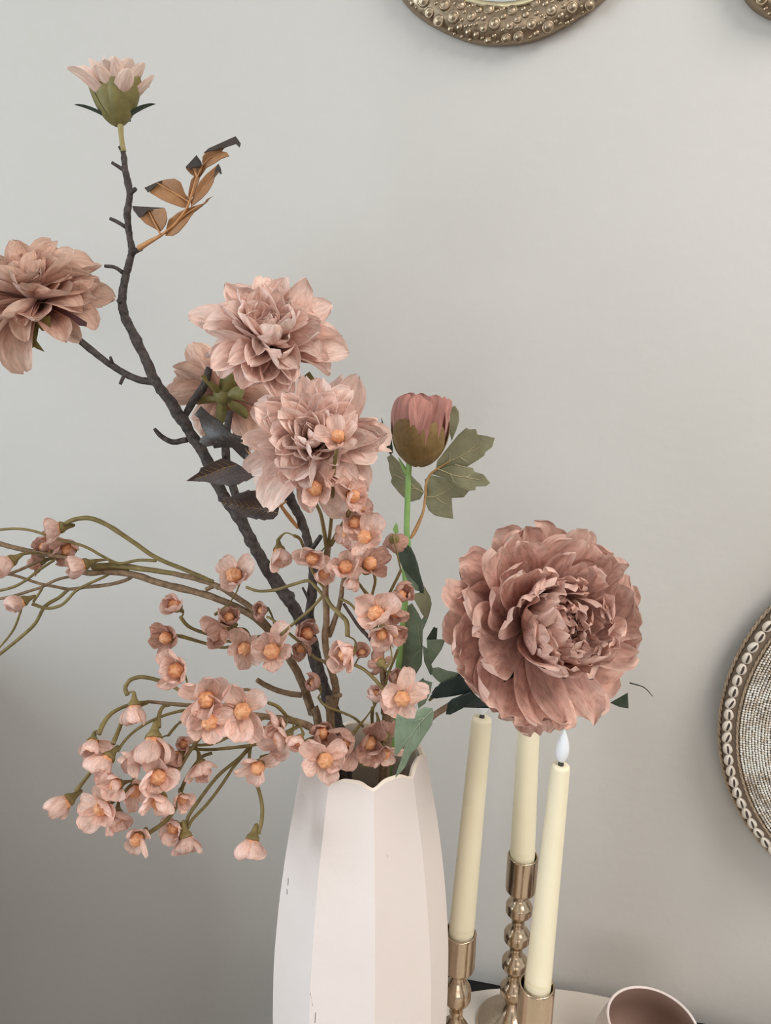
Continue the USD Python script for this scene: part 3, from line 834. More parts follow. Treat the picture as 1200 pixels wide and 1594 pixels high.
def half_open(t, u, v, Y, seed):
    """The top flower: upright petals in a green cup of sepals."""
    rng = np.random.default_rng(seed)
    c = P(u, v, Y); s = px(c); F = frame(camdir((-.03, 1, .12)), .4)
    h = t.add('flower_head', ball(c + F[:, 2] * 24 * s, 15 * s, F, (1, 1, 1.4)), 'sepal_olive', label='half-open flower in a green cup')
    for k in range(34):
        q = (k + .5) / 34
        a1 = math.radians(6 + 66 * q ** 1.3) + rng.normal(0, .1)
        Ln = (78 + 4 * q) * s * rng.uniform(.85, 1.08)
        vv, f, uv = petal(Ln, 30 * s * rng.uniform(.85, 1.15), a1 * .55, a1, rng.normal(-.1, .35), .5, .04, 2, rng, 9, 5, .75, .5, rng.normal(0, .25))
        t.add('petal', (place(vv, k * GOLD, (5 * s, 0, 17 * s), F, c), f), 'petal_bud', parent=h, uv=uv)
    for k in range(7):
        vv, f, uv = petal((80 if k % 2 else 70) * s, 38 * s, 1.5, -.02, .38, .5, .02, 2, rng, 12, 7, .45, .40, rng.normal(0, .15), 0, 0, .5)
        t.add('sepal', (place(vv, .1 + k * math.pi / 3.5 + rng.normal(0, .06), ((1 + 2.5 * (k % 2)) * s, 0, 0), F, c), f), 'sepal_olive', parent=h, uv=uv)
    for k in [math.atan2(F[:, 1] @ q_, F[:, 0] @ q_) for q_ in (RGT - FWD * .1, -RGT - FWD * .2, FWD)]:
        vv, f, uv = petal(64 * s, 15 * s, .9, 1.3, .1, .4, .02, 2, rng, 8, 5, .5, .6)
        t.add('sepal', (place(vv, k, (4 * s, 0, 4 * s), F, c), f), 'leaf_deep', parent=h, uv=uv)


half_open(A, 184, 197, .50, 5)
dahlia(A, 52, 458, .495, 112, (-.12, .60, .72), 84, 21, 'petal_dahlia_left', 6, 128, sepals=5, label='full dahlia cut by the left edge')
dahlia(A, 352, 606, .525, 98, (.05, .55, -.75), 46, 33, 'petal_dahlia_left', 20, 105, sepals=6, label='dahlia seen from behind')

CL = A.add('compound_leaf', stem_w(Z(180, 190, 5.4545, [(200, 1072), (290, 1018), (385, 962), (490, 880), (590, 755), (640, 640), (690, 450), (745, 300), (900, 180)]) and [(a, b, .498 - .001 * i, r) for i, ((a, b), r) in enumerate(zip(Z(180, 190, 5.4545, [(195, 1072), (290, 1015), (385, 960), (490, 880), (590, 755), (635, 650), (690, 450)]), [4.5, 3.6, 2.4, 2.2, 2.0, 1.8, .8]))]), 'stem_copper', label='compound leaf, copper underneath, dark where it curls over')
cop = [([(380, 930), (330, 905), (250, 860), (210, 820), (195, 800), (270, 745), (415, 730), (430, 770), (437, 830), (425, 870), (400, 910)], [(140, 715), (415, 730), (410, 745), (270, 755), (225, 800), (195, 808), (160, 760)], [(378, 950), (280, 760)]),
       ([(425, 965), (430, 900), (450, 830), (520, 775), (600, 735), (700, 705), (745, 690), (790, 645), (830, 630), (800, 648), (765, 690), (720, 725), (665, 770), (640, 800), (600, 860), (565, 900), (530, 940), (480, 968)], None, [(400, 955), (600, 780), (720, 705)]),
       ([(600, 728), (560, 725), (450, 685), (380, 655), (340, 630), (290, 600), (300, 560), (350, 515), (430, 485), (500, 480), (550, 510), (570, 560), (590, 610), (625, 650), (625, 685)], [(245, 560), (360, 508), (425, 488), (355, 528), (300, 578), (275, 599)], [(620, 675), (480, 590), (350, 515)]),
       ([(640, 720), (640, 680), (670, 600), (710, 510), (760, 450), (830, 390), (870, 360), (885, 380), (880, 420), (840, 470), (820, 530), (785, 590), (730, 650)], [(872, 352), (892, 390), (901, 442), (886, 440), (868, 402), (835, 470), (848, 400)], [(635, 680), (720, 590), (860, 400)]),
       ([(690, 470), (640, 445), (600, 400), (596, 382), (660, 385), (730, 360), (735, 400), (720, 440)], [(594, 384), (688, 282), (728, 340), (730, 368), (690, 388), (650, 384), (640, 400)], [(690, 465), (665, 395)]),
       ([(612, 660), (620, 580), (640, 490), (690, 430), (735, 365), (740, 290), (775, 240), (850, 228), (930, 215), (900, 250), (945, 258), (965, 290), (900, 310), (840, 350), (770, 390), (715, 470), (685, 560), (660, 630)], [(750, 262), (790, 225), (1020, 122), (1062, 180), (1052, 217), (1020, 187), (930, 217), (850, 238), (790, 248)], [(640, 630), (680, 500), (760, 340), (900, 255)])]
for i, (pl, tp, md) in enumerate(cop):
    leaf(A, 'leaflet', Z(180, 190, 5.4545, pl), .496, 'leaf_copper', parent=CL, fold=Z(180, 190, 5.4545, md), seed=i, fine=5)
    A.add('midrib', stem_w([(a, b, .4945, r) for (a, b), r in zip(Z(180, 190, 5.4545, md), [1.5, 1.0, .7, .5])]), 'stem_copper', parent=CL)
    if tp:
        leaf(A, 'curled_tip', Z(180, 190, 5.4545, tp), .4935, 'leaf_black', parent=CL, seed=i + 9, fine=4, tilt=(.004, -.02))

K3 = lambda pts: Z(0, 340, 3.636, pts)
leaf(A, 'sepal', K3([(203, 600), (225, 560), (285, 550), (287, 630), (240, 637)]), .482, 'sepal_olive', seed=8, fine=5)
leaf(A, 'sepal', K3([(165, 705), (180, 655), (215, 705), (252, 756), (210, 738)]), .482, 'sepal_olive', seed=9, fine=5)
leaf(A, 'sepal', K3([(300, 505), (360, 515), (430, 550), (490, 588), (489, 612), (450, 606), (400, 565), (340, 530)]), .486, 'sepal_maroon', seed=10, fine=5)

# ---- branch B: second dark branch, two dahlias, brown leaves
B = Thing('dahlia_branch', 'dark branch with two large dahlias one above the other and brown serrated leaves', 'artificial flower', into_vase(.0, -.01, 0))
B.add('branch', stem_w([(425, 590, .455, 4.5), (428, 630, .458, 5), (440, 690, .462, 6), (446, 745, .466, 7), (449, 770, .467, 9.5), (456, 785, .468, 7.5), (468, 808, .469, 6.6), (478, 838, .47, 6.8), (487, 880, .471, 7), (486, 920, .472, 7), (482, 962, .473, 7), (490, 1010, .474, 7), (502, 1058, .475, 7.2), (514, 1100, .476, 7.5), (528, 1150, .477, 7.5)], [into_vase(.003, -.008, .13)], .22, 7, 12, 8), 'bark_dark')
for spec in ([(499, 835, .463, 3.6), (490, 848, .467, 4), (482, 858, .47, 4.4)], [(471, 915, .467, 1.8), (477, 926, .469, 2.4), (483, 940, .472, 3)], [(440, 772, .465, 4), (449, 774, .467, 5)]):
    B.add('twig', stem_w(spec, (), .14, 2), 'bark_dark')
dahlia(B, 418, 528, .450, 110, (.20, .42, .88), 88, 41, 'petal_dahlia', 6, 104, sepals=5, label='upper dahlia')
dahlia(B, 490, 690, .425, 112, (-.08, .26, .96), 96, 52, 'petal_dahlia', 6, 104, sepals=4, label='lower dahlia facing the viewer')
K4 = lambda pts: Z(280, 560, 4.69, pts)
B.add('leaf_stalk', stem_w([(a, b, y, r) for (a, b), y, r in zip(K4([(388, 535), (500, 668), (572, 795), (640, 905), (738, 1065), (800, 1150), (860, 1225)]), (.447, .446, .446, .448, .454, .46, .468), (1.2, 1.5, 1.7, 2, 2.4, 3.4, 2.6))]), 'stem_copper', label='copper leaf stalk')
B.add('leaf_stalk', stem_w([(a, b, y, 1.4) for (a, b), y in zip(K4([(700, 1080), (735, 1066), (780, 1030)]), (.449, .453, .455))]), 'stem_copper')
leaf(B, 'leaf', K4([(278, 1030), (340, 1008), (350, 1000), (385, 997), (430, 972), (440, 976), (500, 950), (515, 958), (550, 955), (590, 968), (600, 975), (650, 1000), (665, 1012), (700, 1040), (722, 1085), (715, 1130), (680, 1165), (630, 1166), (620, 1174), (570, 1160), (560, 1168), (510, 1152), (470, 1150), (460, 1140), (430, 1120), (420, 1108), (370, 1090), (340, 1055)]), .447, 'leaf_brown', fold=K4([(290, 1036), (450, 1070), (600, 1092), (722, 1118)]), veins=side_veins(K4([(722, 1118), (600, 1092), (450, 1070), (300, 1040)]), 9, 15, 40), seed=3, fine=6, vr=.42)
leaf(B, 'leaf', K4([(45, 885), (140, 820), (150, 790), (190, 778), (195, 765), (240, 748), (300, 722), (370, 738), (420, 762), (460, 785), (490, 778), (490, 745), (590, 735), (660, 765), (590, 825), (480, 890), (470, 885), (430, 908), (370, 920), (365, 928), (330, 915), (290, 914), (250, 905), (240, 912), (210, 896), (180, 890)]), .444, 'leaf_brown', fold=K4([(60, 884), (200, 840), (320, 790), (420, 765), (560, 780)]), veins=side_veins(K4([(420, 765), (320, 790), (200, 840), (110, 868)]), 6, 15, 40), seed=4, fine=6, vr=.42)
leaf(B, 'leaf', K4([(105, 400), (155, 338), (215, 395), (300, 450), (350, 510), (380, 540), (450, 560), (500, 640), (500, 670), (440, 600), (520, 720), (520, 735), (490, 745), (440, 700), (380, 640), (330, 635), (250, 645), (240, 625), (190, 632), (140, 602), (150, 575), (190, 550), (160, 490), (140, 430)]), .448, 'leaf_black', seed=5, fine=7, tilt=(-.004, 0), wave=.008, label='dark leaf twisted edge-on')
B.add('bud_scale', stem_w([(434, 752, .45, 1), (432, 762, .45, 4), (428, 772, .452, 5), (426, 779, .454, 1)]), 'stem_green')

leaf(B, 'sepal', Z(240, 420, 3, [(160, 237), (200, 214), (240, 211), (275, 235), (262, 250), (230, 231)]), .458, 'sepal_maroon', seed=6, fine=5)
leaf(B, 'sepal', Z(240, 420, 3, [(690, 515), (705, 490), (725, 475), (748, 508), (746, 530), (720, 539)]), .462, 'sepal_olive', seed=7, fine=5)

# ---- rose-like bud on a green stem with grey-olive lobed leaves
BU = Thing('peony_bud_stem', 'bright green stem with a closed pink bud and grey-olive lobed leaves', 'artificial flower', into_vase(.01, .01, 0))
Q5 = lambda pts: Z(560, 580, 5, pts)
BU.add('stem', stem_w([(637, 715, .50, 4.6), (635, 760, .50, 4.6), (633, 825, .50, 4.6), (635, 850, .50, 4.8), (630, 880, .499, 4.8), (632, 918, .498, 4.8), (628, 960, .496, 4.8), (622, 1020, .494, 4.8), (616, 1080, .492, 4.8), (610, 1150, .49, 4.8)], [into_vase(.008, .008, .12)], .03, 4, 10), 'stem_green', label='bright green stem')
BU.add('thorn', stem_w([(620, 712, .499, .6), (627, 726, .499, 3), (634, 738, .50, 4)]), 'stem_green')
leaf(BU, 'bract', Z(600, 800, 6.64, [(75, 165), (95, 115), (110, 86), (128, 120), (135, 195), (100, 205)]), .497, 'stem_green', seed=1, fine=4, wave=.001)


def rosebud(t):
    rng = np.random.default_rng(77)
    c = P(652, 722, .496); s = px(c); F = frame(camdir((.05, 1, .16)), .2)
    h = t.add('bud', ball(c + F[:, 2] * 48 * s, 24 * s, F, (1, 1, 1.4)), 'petal_rosebud', label='closed dusty pink bud', )
    for k in range(11):
        q = k / 10
        vv, f, uv = petal((112 + 5 * q + rng.uniform(-7, 7)) * s * .93, (56 + 32 * q) * s, 1.4, -.50 + .10 * q, 0., .36 - .06 * q, .05, 4.2, rng, 15, 15, .45, .14, rng.normal(0, .22), rng.normal(0, .08), rng.choice([0, .3]), .5)
        t.add('petal', (place(vv, k * GOLD + .3, ((1 + 8 * q) * s, 0, (4 - 3 * q) * s), F, c), f), 'petal_rosebud', parent=h, uv=uv)
    for ph, ln, w in ((-2.15, 82, 56), (-.75, 76, 60), (.5, 74, 50), (1.9, 78, 50), (3.1, 70, 44), (-1.45, 62, 26)):
        vv, f, uv = petal(ln * 1.12 * s, w * s, 1.6, -.06, .1, .33, .02, 2, rng, 12, 7, .4, .42, 0, 0, 0, .5)
        t.add('sepal', (place(vv, ph, (9 * s, 0, -4 * s), F, c), f), 'sepal_brown', parent=h, uv=uv)


rosebud(BU)
BU.add('leaf_stalk', stem_w([(a, b, y, r) for (a, b), y, r in zip(Q5([(395, 1290), (430, 1230), (490, 1090), (510, 960), (515, 870), (560, 780), (700, 690)]), (.50, .503, .512, .516, .518, .52, .522), (2, 3.2, 2.2, 2, 2, 1.8, 1.3))]), 'stem_tan')
bl = [([(700, 660), (595, 740), (600, 690), (720, 540), (770, 480), (830, 428), (850, 442), (905, 440), (915, 482), (960, 490), (1050, 510), (1030, 580), (975, 620), (970, 645), (920, 680), (830, 735), (740, 715), (640, 750), (560, 795), (590, 745)], .524, [[(565, 785), (700, 690), (830, 630), (940, 580)], [(700, 690), (700, 620)], [(780, 660), (840, 700)], [(830, 630), (900, 560)]]),
      ([(565, 790), (640, 745), (740, 715), (880, 742), (890, 770), (960, 790), (1015, 860), (980, 885), (905, 885), (900, 915), (850, 920), (760, 890), (700, 850), (640, 810)], .520, [[(610, 750), (730, 800), (820, 815), (930, 835)], [(700, 785), (740, 855)], [(820, 815), (865, 800)], [(740, 715), (840, 740)]]),
      ([(515, 960), (505, 830), (560, 800), (640, 815), (700, 850), (760, 885), (850, 920), (810, 970), (715, 975), (720, 1060), (728, 1138), (640, 1125), (580, 1110), (535, 1070), (515, 1020)], .527, [[(515, 970), (590, 965), (660, 930), (740, 880)], [(600, 975), (640, 1010), (680, 1025)]]),
      ([(210, 660), (245, 635), (340, 730), (420, 820), (470, 870), (500, 930), (470, 985), (400, 1005), (340, 970), (300, 930), (260, 880), (240, 850), (250, 820), (230, 760), (225, 700)], .522, [[(495, 930), (430, 900), (340, 800), (260, 690)], [(400, 905), (460, 900)], [(340, 830), (260, 790)]]),
      ([(700, 470), (705, 275), (740, 258), (770, 300), (776, 370), (750, 450), (715, 530)], .522, None),
      ([(170, 350), (190, 430), (235, 440), (260, 620), (240, 640), (172, 555)], .515, None)]
for i, (pl, y, vn) in enumerate(bl):
    leaf(BU, 'leaf', Q5(pl), y, 'leaf_olive' if i != 5 else 'leaf_deep', veins=[Q5(k) for k in vn] if vn else None, vein_mat='vein_pale', vr=.9, seed=20 + i, fine=7, wave=.004)
R7 = lambda pts: Z(600, 800, 6.64, pts)
D4 = lambda pts: Z(420, 880, 4, pts)
leaf(BU, 'leaf', R7([(165, 330), (225, 318), (265, 350), (300, 420), (335, 520), (352, 600), (398, 760), (395, 818), (355, 815), (340, 740), (250, 640), (180, 560), (100, 400)]), .486, 'leaf_deep', veins=[R7([(215, 330), (280, 520), (370, 780)])], vein_mat='vein_dark', seed=31, fine=6, label='dark green upper side')
leaf(BU, 'leaf', R7([(178, 558), (240, 618), (345, 735), (357, 798), (310, 790), (230, 685)]), .4875, 'leaf_sage', seed=32, fine=6)
leaf(BU, 'leaf', R7([(270, 828), (360, 812), (398, 812), (400, 745), (460, 850), (478, 930), (450, 1050), (415, 1085), (360, 1000), (310, 910)]), .490, 'leaf_olive', seed=33, fine=6)
leaf(BU, 'leaf', D4([(845, 262), (885, 235), (925, 300), (945, 340), (1000, 250), (985, 330), (950, 410), (950, 540), (945, 620), (890, 712), (830, 722), (800, 600), (812, 470), (835, 420)]), .4975, 'leaf_sage', veins=[D4([(940, 525), (900, 560), (860, 640), (838, 712)]), D4([(940, 500), (925, 420), (935, 320)]), D4([(880, 590), (830, 560)]), D4([(870, 640), (905, 650)])], vein_mat='vein_grey', vr=1.0, seed=34, fine=7)
leaf(BU, 'leaf', R7([(425, 1300), (620, 1297), (580, 1400), (470, 1560), (440, 1450)]), .486, 'leaf_sage', seed=35, fine=6)
leaf(BU, 'leaf', R7([(425, 1290), (500, 1165), (520, 1180), (537, 1178), (528, 1300), (440, 1310)]), .489, 'leaf_deep', seed=36, fine=6)
leaf(BU, 'leaf', D4([(950, 500), (982, 520), (990, 580), (1022, 665), (1000, 685), (962, 600)]), .492, 'leaf_sage', seed=37, fine=6)

# ---- big peony
PE = Thing('peony', 'very large ruffled dusty pink peony bloom leaning out right over the candles', 'artificial flower', into_vase(.012, -.004, 0))
PE.add('stem', stem_w([(790, 1030, .475, 5), (745, 1070, .478, 5), (700, 1098, .48, 5), (675, 1114, .481, 5), (655, 1133, .482, 5), (635, 1160, .482, 5)], [into_vase(.014, -.004, .22), into_vase(.012, -.004, .1)], .1, 6, 9), 'stem_pinkbrown')


def peony(t):
    rng = np.random.default_rng(91)
    c = P(855, 974, .468); s = px(c); R = 138 * s
    F = frame(camdir((.27, .12, .95)), .3)
    h = t.add('flower_head', ball(c - F[:, 2] * R * .42, R * .2, F), 'sepal_olive', label='huge ruffled bloom')
    rings = [(9, 1.52, 1.22, 1.04, .95, .030, 0.), (10, 1.34, .90, 1.12, .88, .034, .1), (10, 1.10, .55, 1.14, .82, .038, 0.), (11, .88, .30, 1.08, .74, .042, -.1), (11, .70, .16, 1.0, .66, .045, -.15), (11, .52, .08, .92, .58, .05, -.1), (11, .38, .04, .82, .50, .055, 0.), (10, .24, .06, .76, .44, .06, .1), (8, .12, .1, .70, .40, .06, .2)]
    for i, (m, a0, a1, ln, w, ruf, cu) in enumerate(rings):
        for k in range(m):
            phi = (k + .5 * (i % 2)) * 2 * math.pi / m + rng.normal(0, .16)
            d = F @ [math.cos(phi), math.sin(phi), 0]
            low, lft = max(0., -(d @ UPV)), max(0., -(d @ RGT))
            more = (.26 * low + .05 * lft if i in (1, 2) else -.16 * low - .10 * lft if i in (3, 4, 5) else 0) + rng.normal(0, .085)
            Ln = R * ln * rng.uniform(.90, 1.08)
            vv, f, uv = petal(Ln, R * w * rng.uniform(.85, 1.15), a0 + more, a1 + more, cu + rng.normal(0, .26), .24 + .03 * i, ruf * 1.75, rng.uniform(4.5, 7.), rng, 18, 23, .62, .19, rng.normal(0, .30), rng.normal(0, .10), rng.choice([0, .2, .35]))
            vv = place(vv, phi, (R * (.12 - .013 * i), 0, -R * (.50 - .02 * i)), F, c)
            t.add('petal', (vv, f), 'petal_peony', parent=h, uv=uv)
    for k in range(5):
        vv, f, uv = petal(R * .8, R * .42, 1.4, 1.25, .1, .4, .03, 2, rng, 8, 5, .5, .4)
        t.add('sepal', (place(vv, k * 1.2566, (R * .05, 0, -R * .5), F, c), f), 'leaf_dark', parent=h, uv=uv)


peony(PE)
S5 = lambda pts: Z(660, 780, 3.243, pts)
for i, (pl, y, m) in enumerate([(S5([(28, 990), (80, 920), (180, 880), (230, 920), (260, 960), (140, 985), (60, 997)]), .470, 'leaf_dark'), (S5([(110, 1075), (120, 1020), (140, 1000), (240, 960), (330, 1045), (200, 1042), (130, 1078)]), .466, 'leaf_dark'),
                               (S5([(940, 1018), (1028, 968), (1032, 1046), (990, 1040)]), .49, 'leaf_deep'),
                               (D4([(1008, 680), (1015, 640), (1050, 635), (1100, 655), (1185, 672), (1150, 700), (1080, 742), (1040, 715)]), .474, 'leaf_sage'),
                               (D4([(1005, 800), (1030, 760), (1110, 715), (1200, 660), (1215, 700), (1100, 765)]), .476, 'leaf_dark'),
                               (D4([(905, 745), (955, 700), (962, 715), (1010, 730), (1000, 790), (968, 860), (925, 890)]), .470, 'leaf_sage')]):
    leaf(PE, 'leaf', pl, y, m, seed=40 + i, fine=7)
PE.add('leaf_stalk', stem_w([(980, 1063, .487, 1.2), (1002, 1070, .487, .9), (1016, 1084, .486, .5)]), 'leaf_dark')
PE.add('leaf_stalk', stem_w([(668, 1090, .475, 2.2), (690, 1075, .474, 2.2), (720, 1068, .474, 1.8), (740, 1064, .474, 1.4)]), 'stem_olive')
leaf(PE, 'leaf', D4([(790, 925), (850, 955), (905, 955), (915, 900), (960, 885), (1010, 890), (1022, 920), (1010, 990), (950, 1080), (915, 1140), (880, 1170), (840, 1260), (780, 1325), (790, 1285), (815, 1215), (830, 1165), (840, 1120), (815, 1150), (778, 1192), (775, 1050)]), .416, 'leaf_sage', veins=[D4([(1010, 905), (930, 985), (880, 1060), (800, 1290)]), D4([(930, 985), (935, 1060)]), D4([(880, 1040), (865, 975)]), D4([(890, 1050), (800, 1140)]), D4([(960, 950), (900, 970)])], vein_mat='vein_grey', vr=.8, seed=50, fine=7, label='grey-green lobed leaf hanging over the rim')

# ---- blossom sprays
def spray(label, base, parts, blossoms, seed=0):
    t = Thing('blossom_spray', label, 'artificial flower', base)
    for name, m, spec, ends, bark in parts:
        t.add(name, stem_w(spec, ends, bark, seed), m)
    lines = [np.array([P(u, v, Y) for u, v, Y, _ in p[2]]) for p in parts]
    tail = (np.vstack([catmull(q, 6) for q in lines]), np.array([q[k] for q in lines for k in (0, -1)]))
    for b in blossoms:
        blossom(t, **{**b, 'tail': tail})
    return t


def bl_(u, v, Y, size, face, opn=.8, tan=False, tail=None, **k):
    return dict(u=u, v=v, Y=Y, size=size, face=face, opn=opn, tan=tan, tail=tail, **k)


def tw(name, m, pts, r0, r1, y0, y1, ends=(), bark=.1):
    n = len(pts)
    return (name, m, [(u, v, y0 + (y1 - y0) * i / (n - 1), r0 + (r1 - r0) * i / (n - 1)) for i, (u, v) in enumerate(pts)], ends, bark)


# long spray to the left edge
spray('brown blossom spray arching to the left edge with curling olive tips', into_vase(-.008, .012, 0), [
    tw('main_branch', 'bark_brown', [(-14, 842), (20, 852), (65, 862), (108, 869), (150, 880), (200, 886)], 4, 3.4, .50, .502),
    tw('main_branch', 'bark_brown', [(118, 888), (140, 892), (165, 890), (205, 894), (240, 905), (265, 912), (320, 926), (368, 945), (402, 965), (428, 992), (449, 1022), (470, 1062), (486, 1110), (497, 1138)], 4.4, 7, .50, .49, [into_vase(-.006, .01, .14)], .14),
    tw('twig', 'stem_olive', [(144, 882), (185, 881), (225, 886), (278, 894)], 5.5, 3.6, .498, .50),
    tw('twig', 'bark_brown', [(270, 893), (305, 901), (340, 913), (368, 930), (395, 950), (425, 985)], 4, 5, .50, .492, bark=.12),
    tw('twig', 'stem_olive', [(102, 815), (118, 808), (140, 807), (168, 818), (205, 842), (243, 868), (290, 888), (332, 906)], 3.6, 3.4, .485, .497),
    tw('twig', 'stem_olive', [(-12, 826), (20, 823), (50, 826), (85, 838), (130, 850), (160, 866), (185, 877), (215, 872), (243, 873)], 2, 2.4, .49, .497),
    tw('twig', 'bark_brown', [(208, 895), (196, 903), (170, 910), (135, 914), (108, 917), (85, 913), (60, 908), (20, 895), (-12, 893)], 3, 2, .50, .495),
    tw('twig', 'stem_olive', [(106, 918), (92, 930), (70, 944), (55, 970), (32, 992), (-10, 1026)], 2.8, 2.6, .498, .48),
    tw('twig', 'stem_olive', [(172, 892), (162, 898), (140, 908), (118, 920), (98, 940), (75, 947), (50, 940)], 2, 2.6, .50, .482),
    tw('twig', 'bark_brown', [(118, 896), (90, 902), (64, 914), (46, 920), (20, 928), (-10, 934)], 2.2, 2.2, .50, .488),
    tw('twig', 'stem_olive', [(66, 915), (60, 925), (52, 937)], 2, 2, .49, .485),
    tw('twig', 'stem_olive', [(84, 872), (60, 888), (42, 902), (20, 914), (-12, 922)], 2.2, 2.2, .50, .49),
    tw('twig', 'bark_brown', [(68, 870), (40, 883), (15, 893), (-12, 899)], 2.6, 2.2, .50, .485),
    tw('twig', 'stem_olive', [(34, 942), (30, 958), (18, 985), (-10, 1018)], 2, 1.6, .483, .48),
    tw('twig', 'stem_olive', [(170, 875), (180, 877), (186, 884)], 1.8, 2, .49, .50),
    tw('twig', 'bark_brown', [(320, 918), (334, 912), (340, 915)], 3.4, 3.4, .495, .50),
    tw('twig', 'stem_olive', [(334, 957), (345, 950), (354, 944)], 2.6, 3, .485, .49),
    tw('twig', 'stem_olive', [(352, 983), (368, 979), (382, 981), (391, 993), (408, 990), (425, 990)], 3, 2.4, .472, .49),
    tw('twig', 'stem_olive', [(281, 960), (290, 972), (303, 980), (325, 988), (350, 998), (391, 996)], 3, 2, .468, .482),
    tw('twig', 'stem_olive', [(280, 990), (298, 995), (318, 1001), (350, 1008), (391, 996)], 3, 2, .468, .482),
], [
    bl_(88, 822, .485, 46, (-.85, -.1, .35), .35, tail=None), bl_(71, 853, .51, 42, (-.3, .6, .5), .4, True), bl_(60, 874, .512, 40, (-.8, -.2, .3), .5, True), bl_(107, 857, .51, 46, (-.2, -.3, .8), .4, True),
    bl_(126, 880, .485, 46, (-.75, -.25, .5), .4), bl_(12, 876, .48, 46, (-.85, -.2, .35), .25), bl_(31, 938, .478, 42, (-.7, -.25, .6), .15),
    bl_(364, 895, .468, 62, (-.2, .2, .9), .75, tail=None), bl_(272, 942, .466, 46, (-.4, .35, .8), .3), bl_(258, 993, .466, 50, (-.45, -.1, .8), .75, True),
    bl_(344, 983, .466, 54, (-.4, -.25, .75), .3, True), bl_(356, 962, .472, 40, (.2, .5, .6), .4, True), bl_(380, 1010, .466, 54, (.15, 0, .9), .75), bl_(408, 950, .470, 34, (-.3, .1, .9), .1, True)], 1)

# upright central spray
spray('upright blossom spray rising from the vase in front of the lower dahlia', into_vase(0, -.016, 0), [
    tw('main_branch', 'bark_brown', [(506, 925), (508, 960), (506, 1000), (513, 1035), (521, 1062), (523, 1082), (520, 1100), (515, 1130)], 5, 6.5, .452, .466, [into_vase(.0, -.012, .14)], .12),
    tw('main_branch', 'bark_brown', [(511, 848), (508, 885), (506, 928)], 4.6, 5, .448, .452, bark=.1),
    tw('twig', 'stem_olive', [(490, 780), (499, 800), (504, 825), (508, 850)], 2.6, 3.6, .408, .448, bark=.0),
    tw('twig', 'stem_olive', [(525, 690), (520, 730), (518, 770), (515, 815), (511, 850)], 3.4, 2.6, .395, .448, bark=.0),
    tw('twig', 'stem_olive', [(549, 785), (541, 802), (530, 822), (515, 848)], 3.4, 3.6, .415, .448, bark=.0),
    tw('twig', 'stem_olive', [(541, 990), (539, 968), (528, 955), (515, 942), (506, 926)], 4, 3, .43, .452),
    tw('twig', 'bark_brown', [(512, 990), (521, 965), (530, 935), (534, 905), (545, 875), (552, 850)], 4.4, 3.2, .458, .45),
    tw('twig', 'stem_olive', [(530, 932), (545, 940), (556, 952), (572, 970)], 2.4, 2, .452, .45),
    tw('twig', 'stem_olive', [(383, 914), (402, 920), (430, 918), (455, 910), (479, 904), (490, 912), (503, 927)], 2.2, 2.6, .455, .452),
    tw('twig', 'stem_olive', [(437, 988), (452, 975), (466, 963), (484, 948), (502, 928)], 2.4, 2.4, .452, .453),
    tw('twig', 'stem_olive', [(415, 960), (425, 965), (449, 985), (470, 1003), (488, 1022), (504, 1030), (513, 1038)], 2, 2.8, .462, .46),
    tw('twig', 'stem_olive', [(458, 834), (466, 838), (471, 848), (480, 875), (492, 900), (504, 915)], 2.6, 2, .43, .45),
    tw('twig', 'stem_olive', [(495, 1085), (502, 1095), (513, 1102), (530, 1108), (552, 1118), (566, 1132)], 2, 2, .455, .45),
    tw('twig', 'bark_brown', [(400, 1058), (412, 1066), (430, 1074), (452, 1080), (470, 1082)], 4, 4.4, .476, .484, bark=.12),
    tw('stub', 'bark_brown', [(520, 1084), (529, 1082)], 4, 4, .458, .453),
], [
    bl_(526, 679, .392, 54, (0, .5, .75), .85), bl_(490, 760, .402, 62, (0, .02, 1), .95), bl_(550, 772, .412, 54, (.25, .3, .8), .7), bl_(552, 813, .425, 48, (.05, .1, 1), .8), bl_(567, 836, .42, 56, (0, 0, 1), .85),
    bl_(540, 833, .432, 40, (-.5, -.2, .6), .7), bl_(538, 882, .42, 54, (0, 0, 1), .6), bl_(486, 869, .425, 54, (-.1, .1, 1), .65), bl_(435, 862, .425, 46, (-.1, -.85, .4), .2), bl_(505, 893, .435, 40, (.2, -.6, .5), .5),
    bl_(549, 905, .44, 44, (0, -.8, .4), .45), bl_(423, 1014, .445, 66, (.05, .15, .95), .9), bl_(478, 986, .455, 46, (.1, .2, .8), .25, True), bl_(468, 1008, .462, 38, (-.3, -.2, .6), .3, True),
    bl_(538, 1018, .425, 62, (-.4, -.25, .8), .45), bl_(490, 1064, .45, 38, (-.15, .5, .7), .1, True), bl_(560, 790, .425, 40, (.5, .2, .6), .6)], 2)

